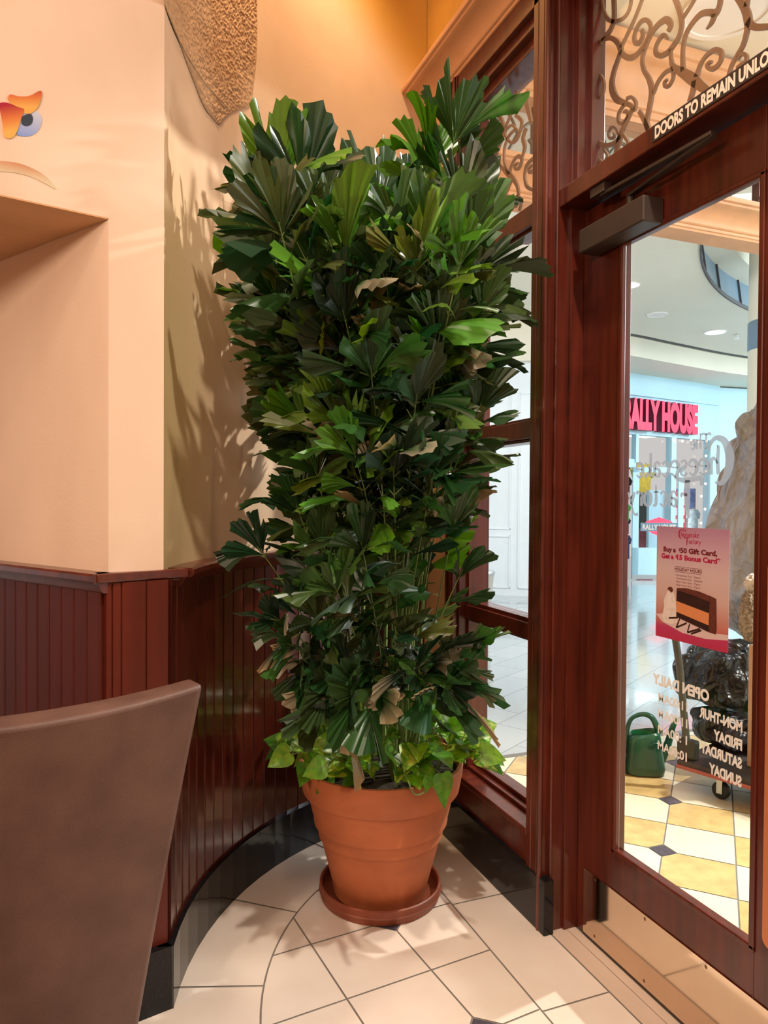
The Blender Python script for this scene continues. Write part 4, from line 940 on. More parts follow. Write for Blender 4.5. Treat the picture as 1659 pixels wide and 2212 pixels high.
def build_palm():
    rng = random.Random(11)
    root = empty('potted_palm', PC, 'tall bushy fishtail palm in a big terracotta pot edged with trailing pothos', 'potted plant')
    mb = MB(); k = ZRIM/0.515
    prof = [(0.0, 0.034), (0.150, 0.034), (0.178, 0.040), (0.184, 0.05), (0.232, 0.232), (0.239, 0.236), (0.241, 0.246), (0.240, 0.252), (0.250, 0.282), (0.257, 0.285), (0.259, 0.296), (0.258, 0.302), (0.282, 0.400), (0.296, 0.404), (0.302, 0.412), (0.313, 0.470), (0.317, 0.507), (0.314, 0.515), (0.303, 0.516), (0.297, 0.508), (0.290, 0.44), (0.0, 0.44)]
    pot_p = [(r*0.985, z-0.024 if z < 0.05 else z) for r, z in prof]
    mb.lathe(pot_p, PC, 96); mb.build('pot', M['terra'], root, smooth=True, ang=28)['label'] = 'large terracotta pot with rolled rim and two moulded bands'
    mb = MB(); mb.lathe([(0.0, 0.492), (0.12, 0.494), (0.22, 0.490), (0.293, 0.484)], PC, 40, fn=lambda r, z, w: r*(1 if r > .28 else 1+0.03*math.sin(5*w))); mb.build('soil', M['soil'], root, smooth=True)
    # canes
    canes = []
    spots = [(-.10, -.06, -.20, -.03, 2.1), (.0, -.10, .02, -.08, 1.9), (.07, -.05, .16, -.09, 2.1), (.10, .04, .20, .02, 2.0), (-.04, .08, -.06, .10, 2.2), (.05, .10, .08, .12, 2.1), (.035, -.075, .07, -.11, 1.75), (-.12, .03, -.30, .04, 1.7), (.055, -.02, .10, -.03, 1.9), (-.01, -.16, .02, -.20, 1.6), (.045, -.15, .085, -.20, 1.7), (.08, -.13, .135, -.17, 1.65), (.02, -.13, .045, -.17, 1.5)]
    for bx, by, tx, ty, h in spots:
        p0 = PC+Vector((bx, by, 0.46)); p1 = PC+Vector((tx, ty, h))
        mid = p0.lerp(p1, 0.5)+Vector((-(tx-bx)*0.12, -(ty-by)*0.12, 0))
        pts = crom([p0, mid, p1], 8)
        mb = MB(); mb.tube(pts, [0.0095-0.0045*i/(len(pts)-1) for i in range(len(pts))], 8)
        canes.append((mb.build('cane', M['stem'], root, smooth=True), pts))
    def frond(tip, zs=None, ls=0.17, dens=1.0, cane=None, dry=0.05, lightp=0.15, start_t=0.30, tipfan=True, arch=0.0, thick=1.0):
        # choose the cane whose path is nearest below the tip
        if zs is None: zs = max(0.50, tip.z-rng.uniform(0.75, 1.15))
        best = None
        for ci, (o, pts) in enumerate(canes):
            if cane is not None and ci != cane: continue
            for p in pts:
                if abs(p.z-zs) < 0.12:
                    s = math.hypot(p.x-tip.x, p.y-tip.y)+rng.uniform(0, .10)
                    if best is None or s < best[0]: best = (s, o, p)
        if best is None:
            o, pts = canes[rng.randrange(len(canes))]; best = (0, o, pts[0] if zs < 0.7 else pts[-1])
        _, o, b = best
        h = (tip-b); L = h.length
        ctrl = b.lerp(tip, 0.5)+Vector((-h.x*0.16, -h.y*0.16, abs(h.z)*0.06+arch))
        pts = []
        for i in range(17):
            t = i/16; pts.append(in_room(b*(1-t)**2+ctrl*2*t*(1-t)+tip*t*t))
        mb = MB(); rad = [0.0048*thick*(1-0.75*i/16) for i in range(17)]
        sc = rng.uniform(.8, 1.3); mb.tube(pts, rad, 6, 1, None)
        base_col = rng.choice(GREENS)
        if rng.random() < lightp: base_col = rng.choice(LIGHT)
        elif rng.random() < 0.14: base_col = rng.choice(OLIVE)
        n = max(4, int(dens*L*(1-start_t)/0.066)); 
        for i in range(n):
            t = start_t+(1-start_t)*(i+0.5)/n
            f = t*16; i0 = min(15, int(f)); p = pts[i0].lerp(pts[i0+1], f-i0); tg = (pts[i0+1]-pts[i0]).normalized()
            side = tg.cross(Vector((0, 0, 1)))
            if side.length < 0.15: side = Vector((math.cos(i*2.4), math.sin(i*2.4), 0))
            # leaflets turn around the axis so they spread in all directions, mostly sideways
            side.normalize(); up = side.cross(tg).normalized()
            for sgn in (1, -1):
                if rng.random() < 0.08: continue
                if 0.98 < p.z < 1.40 and abs(p.x-PC.x-.04) < .10 and p.y < PC.y-.08 and rng.random() < .8: continue
                az = rng.gauss(0, 0.75); lat = (side*sgn*math.cos(az)+up*math.sin(az))
                ang = math.radians(rng.uniform(34, 62))
                d = tg*math.cos(ang)+lat*math.sin(ang)
                nr = tg.cross(d).cross(d)+Vector((rng.uniform(-.4, .4), rng.uniform(-.9, -.1), rng.uniform(.0, .7)))
                l = ls*rng.uniform(0.85, 1.45)*(1.0 if t < .8 else .95)
                c = tuple(q*rng.uniform(.75, 1.3) for q in base_col)
                dr = (rng.choice(DRY), rng.uniform(.45, .75)) if rng.random() < dry else None
                q0 = p
                stalk = rng.uniform(0.012, 0.05)
                q0 = in_room(p+d*stalk); mb.tube([p, q0], [0.0022, 0.0016], 4, 1, None, caps=False)
                leaflet(mb, q0, d, nr, l, math.radians(rng.uniform(9, 21)), rng, c, dr, rng.uniform(0.15, 0.9))
        if tipfan:
            tg = (pts[16]-pts[14]).normalized()
            for a in (-28, 4, 30):
                sd = tg.cross(Vector((0.3, -1, 0.1))).normalized()
                d = tg*math.cos(math.radians(a))+sd*math.sin(math.radians(a))
                leaflet(mb, pts[16]-tg*0.04, d, Vector((rng.uniform(-.2, .2), -1, .3)), ls*rng.uniform(1.0, 1.35), math.radians(rng.uniform(14, 21)), rng, tuple(q*rng.uniform(.85, 1.2) for q in base_col), None, 0.12)
        # corner colours for the stem faces
        ob = merge_build(mb, 'frond', [M['leaf'], M['stem']], o)
        return ob
    T = [ # upper crown: x, y (photo), depth, leaflet length
     (605,375,2.3,.20),(650,385,2.3,.21),(575,425,2.25,.18),(700,430,2.5,.18),(765,440,2.7,.18),(815,425,2.4,.19),(880,430,2.6,.18),(925,350,2.35,.18),(985,285,2.3,.18),(1000,430,2.35,.18),(1020,500,2.25,.18),(1030,575,2.25,.16),(960,450,2.55,.18),(700,490,2.1,.19),(625,490,2.04,.19),(930,500,2.1,.18),(860,480,2.2,.18),(745,520,2.05,.19),
     (585,530,2.2,.16),(600,640,2.25,.16),(630,690,2.3,.15),(1045,650,2.25,.15),(1020,640,2.4,.15),(740,670,2.05,.18),(835,590,2.1,.18),(900,560,2.05,.18),(680,580,2.15,.18),(970,600,2.15,.16),
     (675,800,2.3,.14),(655,900,2.3,.15),(1040,870,2.22,.14),(990,790,2.3,.14),(800,790,2.05,.17),(900,850,2.05,.17),(680,1010,2.3,.14),(985,960,2.25,.14),(850,1010,2.1,.16),(720,890,2.1,.17),(950,720,2.15,.17),(700,740,2.2,.17),(760,960,2.1,.16),(940,1010,2.15,.15),
     (640,1090,2.3,.15),(690,1170,2.2,.15),(985,1120,2.2,.13),(1000,1230,2.2,.12),(720,1260,2.15,.14),(780,1170,2.12,.15),(680,1330,2.25,.13),(1030,1390,2.2,.11),
    ]
    for x, y, dd, ls in T:
        frond(in_room(dist(x, y, dd)), ls=ls, start_t=.55 if y > 850 and 730 < x < 965 else .30)
    # two long pale leaf stalks in front of the clump
    frond(in_room(dist(602, 480, 1.98)), zs=0.95, ls=.17, dens=.9, start_t=.60, thick=1.5)
    frond(in_room(dist(1000, 540, 2.02)), zs=1.0, ls=.15, dens=.9, start_t=.55, thick=1.5)
    # inner filling fronds behind the front layer
    for i in range(34):
        y = rng.uniform(430, 1080); w = 205 if y < 700 else (165 if y < 1000 else 130)
        x = 815+rng.uniform(-w, w); frond(in_room(dist(x, y, rng.uniform(2.45, 2.85))), ls=0.17, lightp=0.06, dens=1.1)
    # long arching fronds that reach out to the left and right low down
    frond(in_room(dist(555, 1180, 2.15)), zs=0.55, ls=.13, dens=.40, start_t=.6, arch=.05, cane=0)
    frond(in_room(dist(590, 1330, 2.15)), zs=0.50, ls=.10, dens=.55, start_t=.5, arch=.12, cane=0)
    frond(in_room(dist(620, 1390, 2.2)), zs=0.50, ls=.12, dens=.6, start_t=.5, arch=.10, cane=7)
    # short drooping young leaves near the soil, several with dry tips
    for x, y, dd, ls in ((700,1500,2.25,.16),(770,1500,2.2,.19),(905,1440,2.2,.16),(970,1480,2.2,.15),(840,1480,2.25,.15),(740,1440,2.3,.16),(990,1420,2.25,.14),(800,1420,2.3,.15),(880,1380,2.3,.15),(690,1440,2.35,.14)):
        frond(in_room(dist(x, y, dd)), zs=0.50, ls=ls, dens=.75, start_t=.55, dry=.22, arch=.10, lightp=.0)
    # trailing pothos around the rim
    rng = random.Random(5)
    def heart(mb, base, d, nrm, L, col, col2):
        d = d.normalized(); s = d.cross(nrm).normalized(); nn = s.cross(d).normalized()
        prof = [(-.10, .22), (-.04, .40), (.12, .50), (.32, .50), (.55, .38), (.78, .20), (.92, .07), (1.0, 0.0)]
        mid = []; lf = []; rt = []; fold = rng.uniform(.10, .35); bend = rng.uniform(.1, .5)
        for t, w in prof:
            tt = max(0, t); c = base+d*(t*L)-Vector((0, 0, bend*L*tt*tt)); m_ = base+d*(max(t, 0)*L)-Vector((0, 0, bend*L*tt*tt))
            mid.append(m_); lf.append(c+s*(w*L*.92)+nn*(w*L*fold)); rt.append(c-s*(w*L*.92)+nn*(w*L*fold))
        for i in range(len(prof)-1):
            for sd in (lf, rt):
                cc = [tuple(v*rng.uniform(.8, 1.2) for v in (col2 if rng.random() < .35 else col)) for _ in range(4)]
                h0 = mid[i].lerp(sd[i], .55); h1 = mid[i+1].lerp(sd[i+1], .55)
                mb.add([mid[i], h0, h1, mid[i+1]], [(0, 1, 2, 3)], 0, tuple(cc)); mb.add([h0, sd[i], sd[i+1], h1], [(0, 1, 2, 3)], 0, (cc[1], cc[0], cc[3], cc[2]))
    PG = [(0.075, 0.230, 0.016), (0.115, 0.29, 0.022), (0.050, 0.165, 0.014), (0.19, 0.37, 0.03)]; PY = [(0.42, 0.50, 0.08), (0.30, 0.44, 0.05)]
    vines = []
    for v in range(24):
        a = -PI/2+(v-11.5)*0.262+rng.uniform(-.12, .12); r0 = rng.uniform(.16, .23)
        p0 = PC+Vector((r0*math.cos(a), r0*math.sin(a), 0.488)); out = Vector((math.cos(a), math.sin(a), 0))
        reach = rng.uniform(.07, .15); pts = crom([p0, p0+out*reach*.4+Vector((0, 0, rng.uniform(.06, .12))), p0+out*reach*.9+Vector((0, 0, rng.uniform(.05, .16)))], 6)
        pts = [in_room(p) for p in pts]
        mb = MB(); mb.tube(pts, 0.003, 6); vo = mb.build('pothos_vine', M['stem'], root, smooth=True)
        side = Vector((-out.y, out.x, 0))
        for q in range(6):
            f = rng.uniform(.1, 1.0)*(len(pts)-1); i0 = min(len(pts)-2, int(f)); p = pts[i0].lerp(pts[i0+1], f-i0)
            d = out*rng.uniform(.1, 1.0)+side*rng.uniform(-1, 1)+Vector((0, 0, rng.uniform(-.2, .9)))
            pl = rng.uniform(.03, .09); e = in_room(p+d.normalized()*pl+Vector((0, 0, .015)))
            d2 = d.normalized()+Vector((0, -.25, rng.uniform(-.6, .3)))
            mb = MB(); mb.tube([p, p.lerp(e, .5)+Vector((0, 0, .008)), e], 0.0017, 5, 1)
            heart(mb, e, d2, Vector((rng.uniform(-.3, .3), -.7, .8)), rng.uniform(.065, .11), rng.choice(PG), rng.choice(PY) if rng.random() < .6 else rng.choice(PG))
            merge_build(mb, 'pothos_leaf', [M['pothos'], M['stem']], vo)
    # one runner hanging over the rim
    q = [dist(868, 1655, 2.42), dist(882, 1688, 2.36), dist(895, 1715, 2.35), dist(915, 1712, 2.35), dist(930, 1690, 2.36)]
    mb = MB(); mb.tube(crom(q, 6), 0.0028, 6); vo = mb.build('pothos_vine', M['stem'], root, smooth=True); vo['label'] = 'runner hanging over the pot rim'
    for (x, y, dd, dx, L) in ((953, 1672, 2.36, (.12, -.1, -1), .082), (926, 1678, 2.35, (-.25, -.1, -.8), .04), (1040, 1628, 2.42, (.9, -.35, .05), .085), (700, 1655, 2.33, (-.9, -.3, .1), .085), (625, 1625, 2.42, (-.9, -.2, -.3), .085)):
        mb = MB(); e = dist(x, y, dd); mb.tube([PC+(e-PC).normalized()*0.0+Vector(((e.x-PC.x)*.75, (e.y-PC.y)*.75, e.z+.01)), e], 0.0018, 5, 1)
        heart(mb, e, Vector(dx), Vector((0, -1, .5)), L, PG[0 if L < .085 else 3], PG[1])
        merge_build(mb, 'pothos_leaf', [M['pothos'], M['stem']], vo)
build_palm()
# ------------------------------------------------------------------ the mall outside
ZC = 4.3
def build_mall_shell():
    oc = Vector((10.99, 1.29, 0)); R = 6.91
    mb = MB(); n = 144; X0, X1, Y0, Y1 = 1.62, 24.0, -9.0, 16.0; vs = []; fs = []
    angs = sorted([2*PI*i/n for i in range(n)]+[math.atan2(y-oc.y, x-oc.x) % (2*PI) for x in (X0, X1) for y in (Y0, Y1)])
    for a in angs:
        c, s = math.cos(a), math.sin(a); ts = []
        if c > 1e-9: ts.append((X1-oc.x)/c)
        if c < -1e-9: ts.append((X0-oc.x)/c)
        if s > 1e-9: ts.append((Y1-oc.y)/s)
        if s < -1e-9: ts.append((Y0-oc.y)/s)
        t = min(ts); vs += [(oc.x+R*c, oc.y+R*s, ZC), (oc.x+t*c, oc.y+t*s, ZC)]
    k = len(angs)
    for i in range(k): j = (i+1) % k; fs.append((2*i, 2*j, 2*j+1, 2*i+1))
    mb.add(vs, fs); o = mb.build('ceiling_mall', M['cream']); struct(o, 'cream mall ceiling around a big round opening', 'ceiling')
    mb = MB()
    mb.lathe([(R, ZC-0.03), (R, ZC+0.02), (R-0.02, ZC+0.02), (R-0.02, ZC-0.03), (R, ZC-0.03)], oc, 144, 1)
    mb.lathe([(R, ZC), (R+0.05, ZC+0.36)], oc, 144, 0); mb.lathe([(R+0.05, ZC+0.36), (R-0.25, ZC+0.40), (R-0.25, ZC+0.85)], oc, 144, 2)
    for i in range(48):
        a = 2*PI*i/48; mb.tube([(oc.x+(R-0.01)*math.cos(a), oc.y+(R-0.01)*math.sin(a), ZC), (oc.x+(R+0.04)*math.cos(a), oc.y+(R+0.04)*math.sin(a), ZC+0.36)], 0.018, 4, 1)
    mb.build('opening_rim', [M['bluegrey'], M['slot'], M['cream']], o)
    mb = MB(); mb.disc((oc.x, oc.y, ZC+0.85), R, Vector((1, 0, 0)), Vector((0, 1, 0)), 96); mb.build('upper_ceiling', M['cream'], o)
    # header over the entry apron: two peach cornices with glazed scrollwork between
    mb = MB(); pr = crown_profile()
    def crown(z0, h, y):
        s = h/0.112; return lambda i: [((1.6, 6.6)[i], y-o_*min(s, 1.6), z0+hh*s) for o_, hh in pr]
    mb.sweep(crown(3.26, .17, 3.65), 2); mb.sweep(crown(3.87, .40, 3.65), 2); mb.box((1.6, 3.65, 3.26), (6.6, 3.80, 3.43)); mb.box((1.6, 3.65, 3.87), (6.6, 3.80, 4.29))
    mb.box((6.4, 3.60, 0), (6.6, 3.85, 3.3)); mb.box((1.6, 3.62, 0), (1.68, 3.85, 4.29))
    h = mb.build('trim_9', M['crown'], smooth=True, ang=30); struct(h, 'peach cornice header spanning the entry apron outside', 'cornice')
    mb = MB(); mb.box((1.65, 3.73, 3.43), (6.5, 3.736, 3.87)); w = mb.build('window_3', M['glass']); struct(w, 'clerestory glass between the two outside cornices', 'window')
    mb = MB()
    for x in (2.4, 3.32, 4.2, 5.2): mb.box((x-0.02, 3.70, 3.43), (x+0.02, 3.76, 3.87))
    mb.build('mullion', M['wood'], w)
    mb = MB()
    for i in range(14):
        x = 1.9+i*0.33; s = 1 if i % 2 else -1
        pts = [(x-.16*s, 3.44), (x-.05*s, 3.55), (x+.03*s, 3.68), (x+.12*s, 3.76), (x+.19*s, 3.70), (x+.15*s, 3.62), (x+.10*s, 3.66)]
        mb.tube([(q.x, 3.70, q.y) for q in crom([(a, b, 0) for a, b in pts], 6)], 0.011, 6)
        pts = [(x+.03*s, 3.66), (x-.02*s, 3.76), (x-.10*s, 3.82), (x-.15*s, 3.76), (x-.10*s, 3.72)]
        mb.tube([(q.x, 3.70, q.y) for q in crom([(a, b, 0) for a, b in pts], 6)], 0.009, 6)
    mb.build('scrollwork', M['cartmetal'], w)
    # white wall seen through the sidelight, with the cream bulkhead over it
    P0 = Vector((5.68, 9.99, 0)); t = Vector((.79, -.61, 0)).normalized(); n = Vector((t.y, -t.x, 0))*1.0
    a = P0-t*5.5; b = P0+t*1.15
    mb = MB(); mb.prism([a[:2], b[:2], (b-n*0.15)[:2], (a-n*0.15)[:2]], 0, 3.68)
    for s0, s1, z0, z1 in ((-.9, .30, 1.05, 3.2), (-.9, .30, .12, .95), (.42, 1.05, .12, 3.2), (-2.3, -1.05, .12, 3.2)):
        for (sa, sb, za, zb) in ((s0, s1, z0, z0+.02), (s0, s1, z1-.02, z1), (s0, s0+.02, z0, z1), (s1-.02, s1, z0, z1)):
            mb.obox((P0+t*sa+n*0.0)[:2]+(za,), t*(sb-sa), n*0.018, (0, 0, zb-za))
    o = mb.build('wall_mall', M['mallwhite']); struct(o, 'white panelled mall wall beyond the sidelight', 'wall')
    mb = MB(); mb.prism([(a+n*0.12)[:2], (b+n*0.12)[:2], (b-n*0.2)[:2], (a-n*0.2)[:2]], 3.68, ZC); o2 = mb.build('bulkhead', M['cream'], o)
    # storefront opposite
    return
build_mall_shell()
SA = Vector((9.13, 11.1, 0)); ST = Vector((.983, .184, 0)).normalized(); SN = Vector((ST.y, -ST.x, 0))
def S(px, py, off=0.0): return on(px, py, SA+SN*off, SN)
def su(px): return (S(px, 1075)-SA).dot(ST)
def sz(px, py): return S(px, py).z
def build_storefront():
    root = empty('storefront', SA, 'pale blue sports shop front with glass door across the mall', 'shop front')
    def slab(name, u0, u1, z0, z1, d0, d1, m, bev=0.0):
        mb = MB(); o = SA+ST*u0+SN*d0; mb.obox((o.x, o.y, z0), ST*(u1-u0), SN*(d1-d0), (0, 0, z1-z0)); return mb.build(name, m, root, bevel=bev)
    uL, uA, uM, uB, uC, uD = -1.6, su(1342), su(1373), su(1446), su(1456), su(1532)
    ztop = 4.0; zo = sz(1370, 938); zt = sz(1360, 998)
    slab('fascia', uL, su(1552), zo, ztop, -0.15, 0.0, M['shopblue']); slab('cornice', uL, su(1548), sz(1400, 858), sz(1400, 852)+0.02, 0.0, 0.05, M['shopblue'])
    slab('raised_panel', su(1496), su(1540), zo+.12, sz(1400, 870), 0.0, 0.02, M['shopblue'])
    slab('pilaster', uD, su(1552), 0, zo, -0.15, 0.02, M['shopblue'])
    slab('post', uA-.10, uA+.02, 0, zo, -0.1, 0.04, M['shopblue']); slab('post', uB, uC, 0, zo, -0.1, 0.04, M['shopblue']); slab('post', uM-.04, uM+.04, zt, zo, -0.08, 0.03, M['shopblue'])
    slab('transom_rail', uA, uM, zt-.10, zt+.06, -0.06, 0.0, M['shopblue'])
    slab('sill', uC, uD, 0, 0.45, -0.1, 0.03, M['shopblue'])
    slab('display_glass', uC, uD, .45, zo, -0.03, -0.02, M['glass']); slab('transom_glass', uA, uB, zt, zo, -0.03, -0.02, M['glass'])
    # angled return wall on the right
    q = SA+ST*su(1552); t2 = Vector((.99, -.10, 0)).normalized(); n2 = Vector((t2.y, -t2.x, 0)); mb = MB(); mb.prism([q[:2], (q+t2*5)[:2], (q+t2*5-n2*.15)[:2], (q-n2*.15)[:2]], 0, 3.95); mb.build('side_wall', M['shopblue'], root)
    # shop room behind
    slab('back_wall', uL-.5, su(1552), 0, ztop, -3.2, -3.1, M['shopblue']); slab('shop_ceiling', uL-.5, su(1552), zo+.25, zo+.3, -3.2, -0.15, M['mallwhite'])
    slab('side_partition', uL-.6, uL-.5, 0, ztop, -3.2, 0, M['mallwhite']); slab('shelf_wall', uC, uD, .45, 1.75, -.66, -.60, M['shopblue'])
    for uu in (uA+.4, uC+.6): slab('shop_fill_panel', uu, uu+.9, zo+.20, zo+.25, -1.9, -1.4, M['shopfill'])  # glowing panels added to brighten the dark shop interior
    # door leaf standing open towards the mall
    dl = MB(); hz = sz(1360, 998)-.10
    h0 = SA+ST*(su(1361))+SN*.05; dt = (ST*.93+SN*.55).normalized(); dn = Vector((dt.y, -dt.x, 0)); Wd = .98
    def dbox(mb, u0, u1, z0, z1, th=.04, off=0): o = h0+dt*u0+dn*off; mb.obox((o.x, o.y, z0), dt*(u1-u0), dn*th, (0, 0, z1-z0))
    dbox(dl, 0, .12, .02, hz); dbox(dl, Wd-.10, Wd, .02, hz); dbox(dl, 0, Wd, hz-.10, hz); dbox(dl, 0, Wd, .02, .62)
    leaf = dl.build('door_leaf', M['shopblue'], root)
    g = MB(); dbox(g, .12, Wd-.10, .62, hz-.10, .008, .016); g.build('pane', M['glass'], leaf)
    g = MB(); dbox(g, 0, Wd, .02, .10, .006, .04); g.build('kick_plate', M['steel'], leaf)
    # badge on the door glass
    bd = MB(); c = h0+dt*(Wd*.52)+dn*.047; zc = 1.02
    def bp(pts, mi, l): bd.add([(c+dt*u+dn*l)[:2]+(zc+v,) for u, v in pts], [tuple(range(len(pts)))], mi)
    bp([(-.26, .10), (0, .19), (.26, .10), (.26, .03), (-.26, .03)], 1, 0); bp([(-.22, -.07), (.22, -.07), (.12, -.13), (0, -.17), (-.12, -.13)], 1, 0)
    bp([(-.36, .08), (.36, .08), (.36, -.08), (-.36, -.08)], 0, .003)
    add_text(bd, 'RALLY HOUSE', (c+dn*.006)[:2]+(zc-.05,), dt, (0, 0, 1), width=.64, height=.10, bold=.03, mi=2, align='C')
    bdo = bd.build('door_badge', [M['bluegrey'], M['signred'], M['letter']], leaf)
    # illuminated channel letters
    sg = empty('shop_sign', S(1400, 900), 'red illuminated channel letter sign over the shop door', 'sign')
    ua, ub = su(1349), su(1487); zb = sz(1400, 928); zt = sz(1400, 868)
    wx = ub-ua
    mb = MB(); p = SA+ST*ub+SN*.20; p.z = zb
    vs, fs = text_verts('RALLY HOUSE', 0.06)
    vs2, _ = text_verts('R', 0.06); rw = (max(v.x for v in vs2)-min(v.x for v in vs2))/(max(v.x for v in vs)-min(v.x for v in vs))
    full = wx/(1-rw*1.12)
    add_text(mb, 'RALLY HOUSE', (p.x, p.y, zb), ST, (0, 0, 1), width=full, height=zt-zb, bold=0.06, align='R', depth=-0.16, nrm=SN, mi_side=1)
    mb.build('letters', [M['signred'], M['signside']], sg)
    # string lights
    k = 0
    for px, py in [(1456, 952), (1474, 953), (1493, 951), (1511, 954), (1526, 953), (1525, 985), (1525, 1018), (1524, 1045), (1515, 1072), (1523, 1100), (1514, 1130)]:
        p = S(px, py, .11); mb = MB(); mb.lathe([(0, -.028), (.02, -.012), (.023, .008), (.013, .024), (0, .028)], p, 10)
        o = mb.build('string_bulb', M['bulb'], smooth=True); tag(o, 'small warm bulb of the string lights around the shop window', 'bulb', 'string lights around the shop window'); k += 1
    # garments
    def shirt(px, py, w, h, off, colr, name, lab, cat='shirt'):
        p = S(px, py, off); mb = MB(); ol = [(-.5, .32), (-.28, .5), (-.1, .46), (.1, .46), (.28, .5), (.5, .32), (.40, .12), (.29, .22), (.29, -.5), (-.29, -.5), (-.29, .22), (-.40, .12)]
        f = [(p+ST*(a*w)+SN*(.05*math.cos(a*3)))[:2]+(p.z+b*h,) for a, b in ol]; bk = [(p+ST*(a*w)-SN*.05)[:2]+(p.z+b*h,) for a, b in ol]; n = len(ol)
        mb.add(f+bk, [tuple(range(n)), tuple(range(2*n-1, n-1, -1))]+[(i, (i+1) % n, n+(i+1) % n, n+i) for i in range(n)])
        o = mb.build(name, pbr(name+'_cloth', colr, .8, var=.25, scale=(9, 9, 9))); tag(o, lab, cat)
    shirt(1389, 1042, .75, .85, -1.2, (.75, .48, .03), 'shirt', 'yellow shirt hanging behind the open shop door')
    shirt(1346, 1054, .62, .50, -1.6, (.02, .035, .08), 'shirt', 'navy shirt hanging at the left edge of the shop')
    shirt(1346, 1018, .5, .42, -1.0, (.10, .05, .03), 'shirt', 'dark shirt with orange print at the top left of the shop')
    shirt(1346, 1108, .5, .36, -.9, (.03, .40, .06), 'shirt', 'bright green shirt at the left of the shop')
    shirt(1346, 1136, .5, .36, -1.3, (.07, .04, .22), 'shirt', 'purple shirt below the bright green one')
    shirt(1390, 1105, .8, .9, -1.1, (.05, .08, .06), 'shirt', 'dark green shirt behind the shop door badge')
    shirt(1394, 1178, .75, .75, -1.0, (.62, .04, .06), 'shirt', 'red jersey low behind the shop door')
    shirt(1347, 1182, .5, .50, -.9, (.03, .05, .12), 'shirt', 'dark blue jacket low at the left of the shop')
    shirt(1494, 1128, .6, .55, -.42, (.70, .78, .82), 'shirt', 'white jersey in the right shop window')
    mb = MB(); a = S(1453, 1098, -.5); mb.obox(a, ST*.26, SN*.03, (0, 0, .42)); o = mb.build('poster', pbr('poster_blue', (.03, .08, .42), .6, col2=(.16, .28, .62), scale=(6, 6, 6))); tag(o, 'blue picture poster high in the right shop window', 'poster')
    mb = MB(); a = S(1471, 1100, -.5); mb.obox(a, ST*.46, SN*.03, (0, 0, .45)); o = mb.build('poster', pbr('poster_navy', (.02, .05, .30), .6, col2=(.25, .33, .62), scale=(7, 7, 7))); tag(o, 'navy picture poster with pale figures in the right shop window', 'poster')
    mb = MB(); a = S(1452, 1142, -.4); mb.obox(a, ST*.44, SN*.02, (0, 0, .82))
    for i, (z0, z1) in enumerate(((.50, .68), (.28, .44), (.12, .20))): mb.obox(a+SN*.02+ST*.06+Vector((0, 0, z0)), ST*.32, SN*.004, (0, 0, z1-z0), 1)
    o = mb.build('notice_sign', [pbr('notice_red', (.62, .05, .09), .6), pbr('notice_white', (.75, .6, .6), .6)]); tag(o, 'red and white notice in the shop window beside the door', 'sign')
    # bulkhead fascia with dark air slot in front of the shop
    mb = MB(); pts = crom([(6.6, 9.75, 0), (8.1, 9.81, 0), (9.33, 10.07, 0), (11.12, 10.42, 0), (13.5, 10.6, 0)], 8)
    f = [(p.x, p.y) for p in pts]; mb.prism(f+[(13.5, 12.2), (6.6, 11.4)], 3.98, ZC)
    o = mb.build('bulkhead_curved', M['cream']); o.name = 'trim_10'; struct(o, 'curved cream bulkhead over the shop front', 'bulkhead')
    mb = MB(); g = [(p.x-.02, p.y-.16) for p in pts[6:27]]; g2 = [(p.x-.02, p.y-.07) for p in pts[6:27]]; mb.prism(g+list(reversed(g2)), ZC-.012, ZC+.01); mb.build('air_slot', M['slot'], o)
build_storefront()
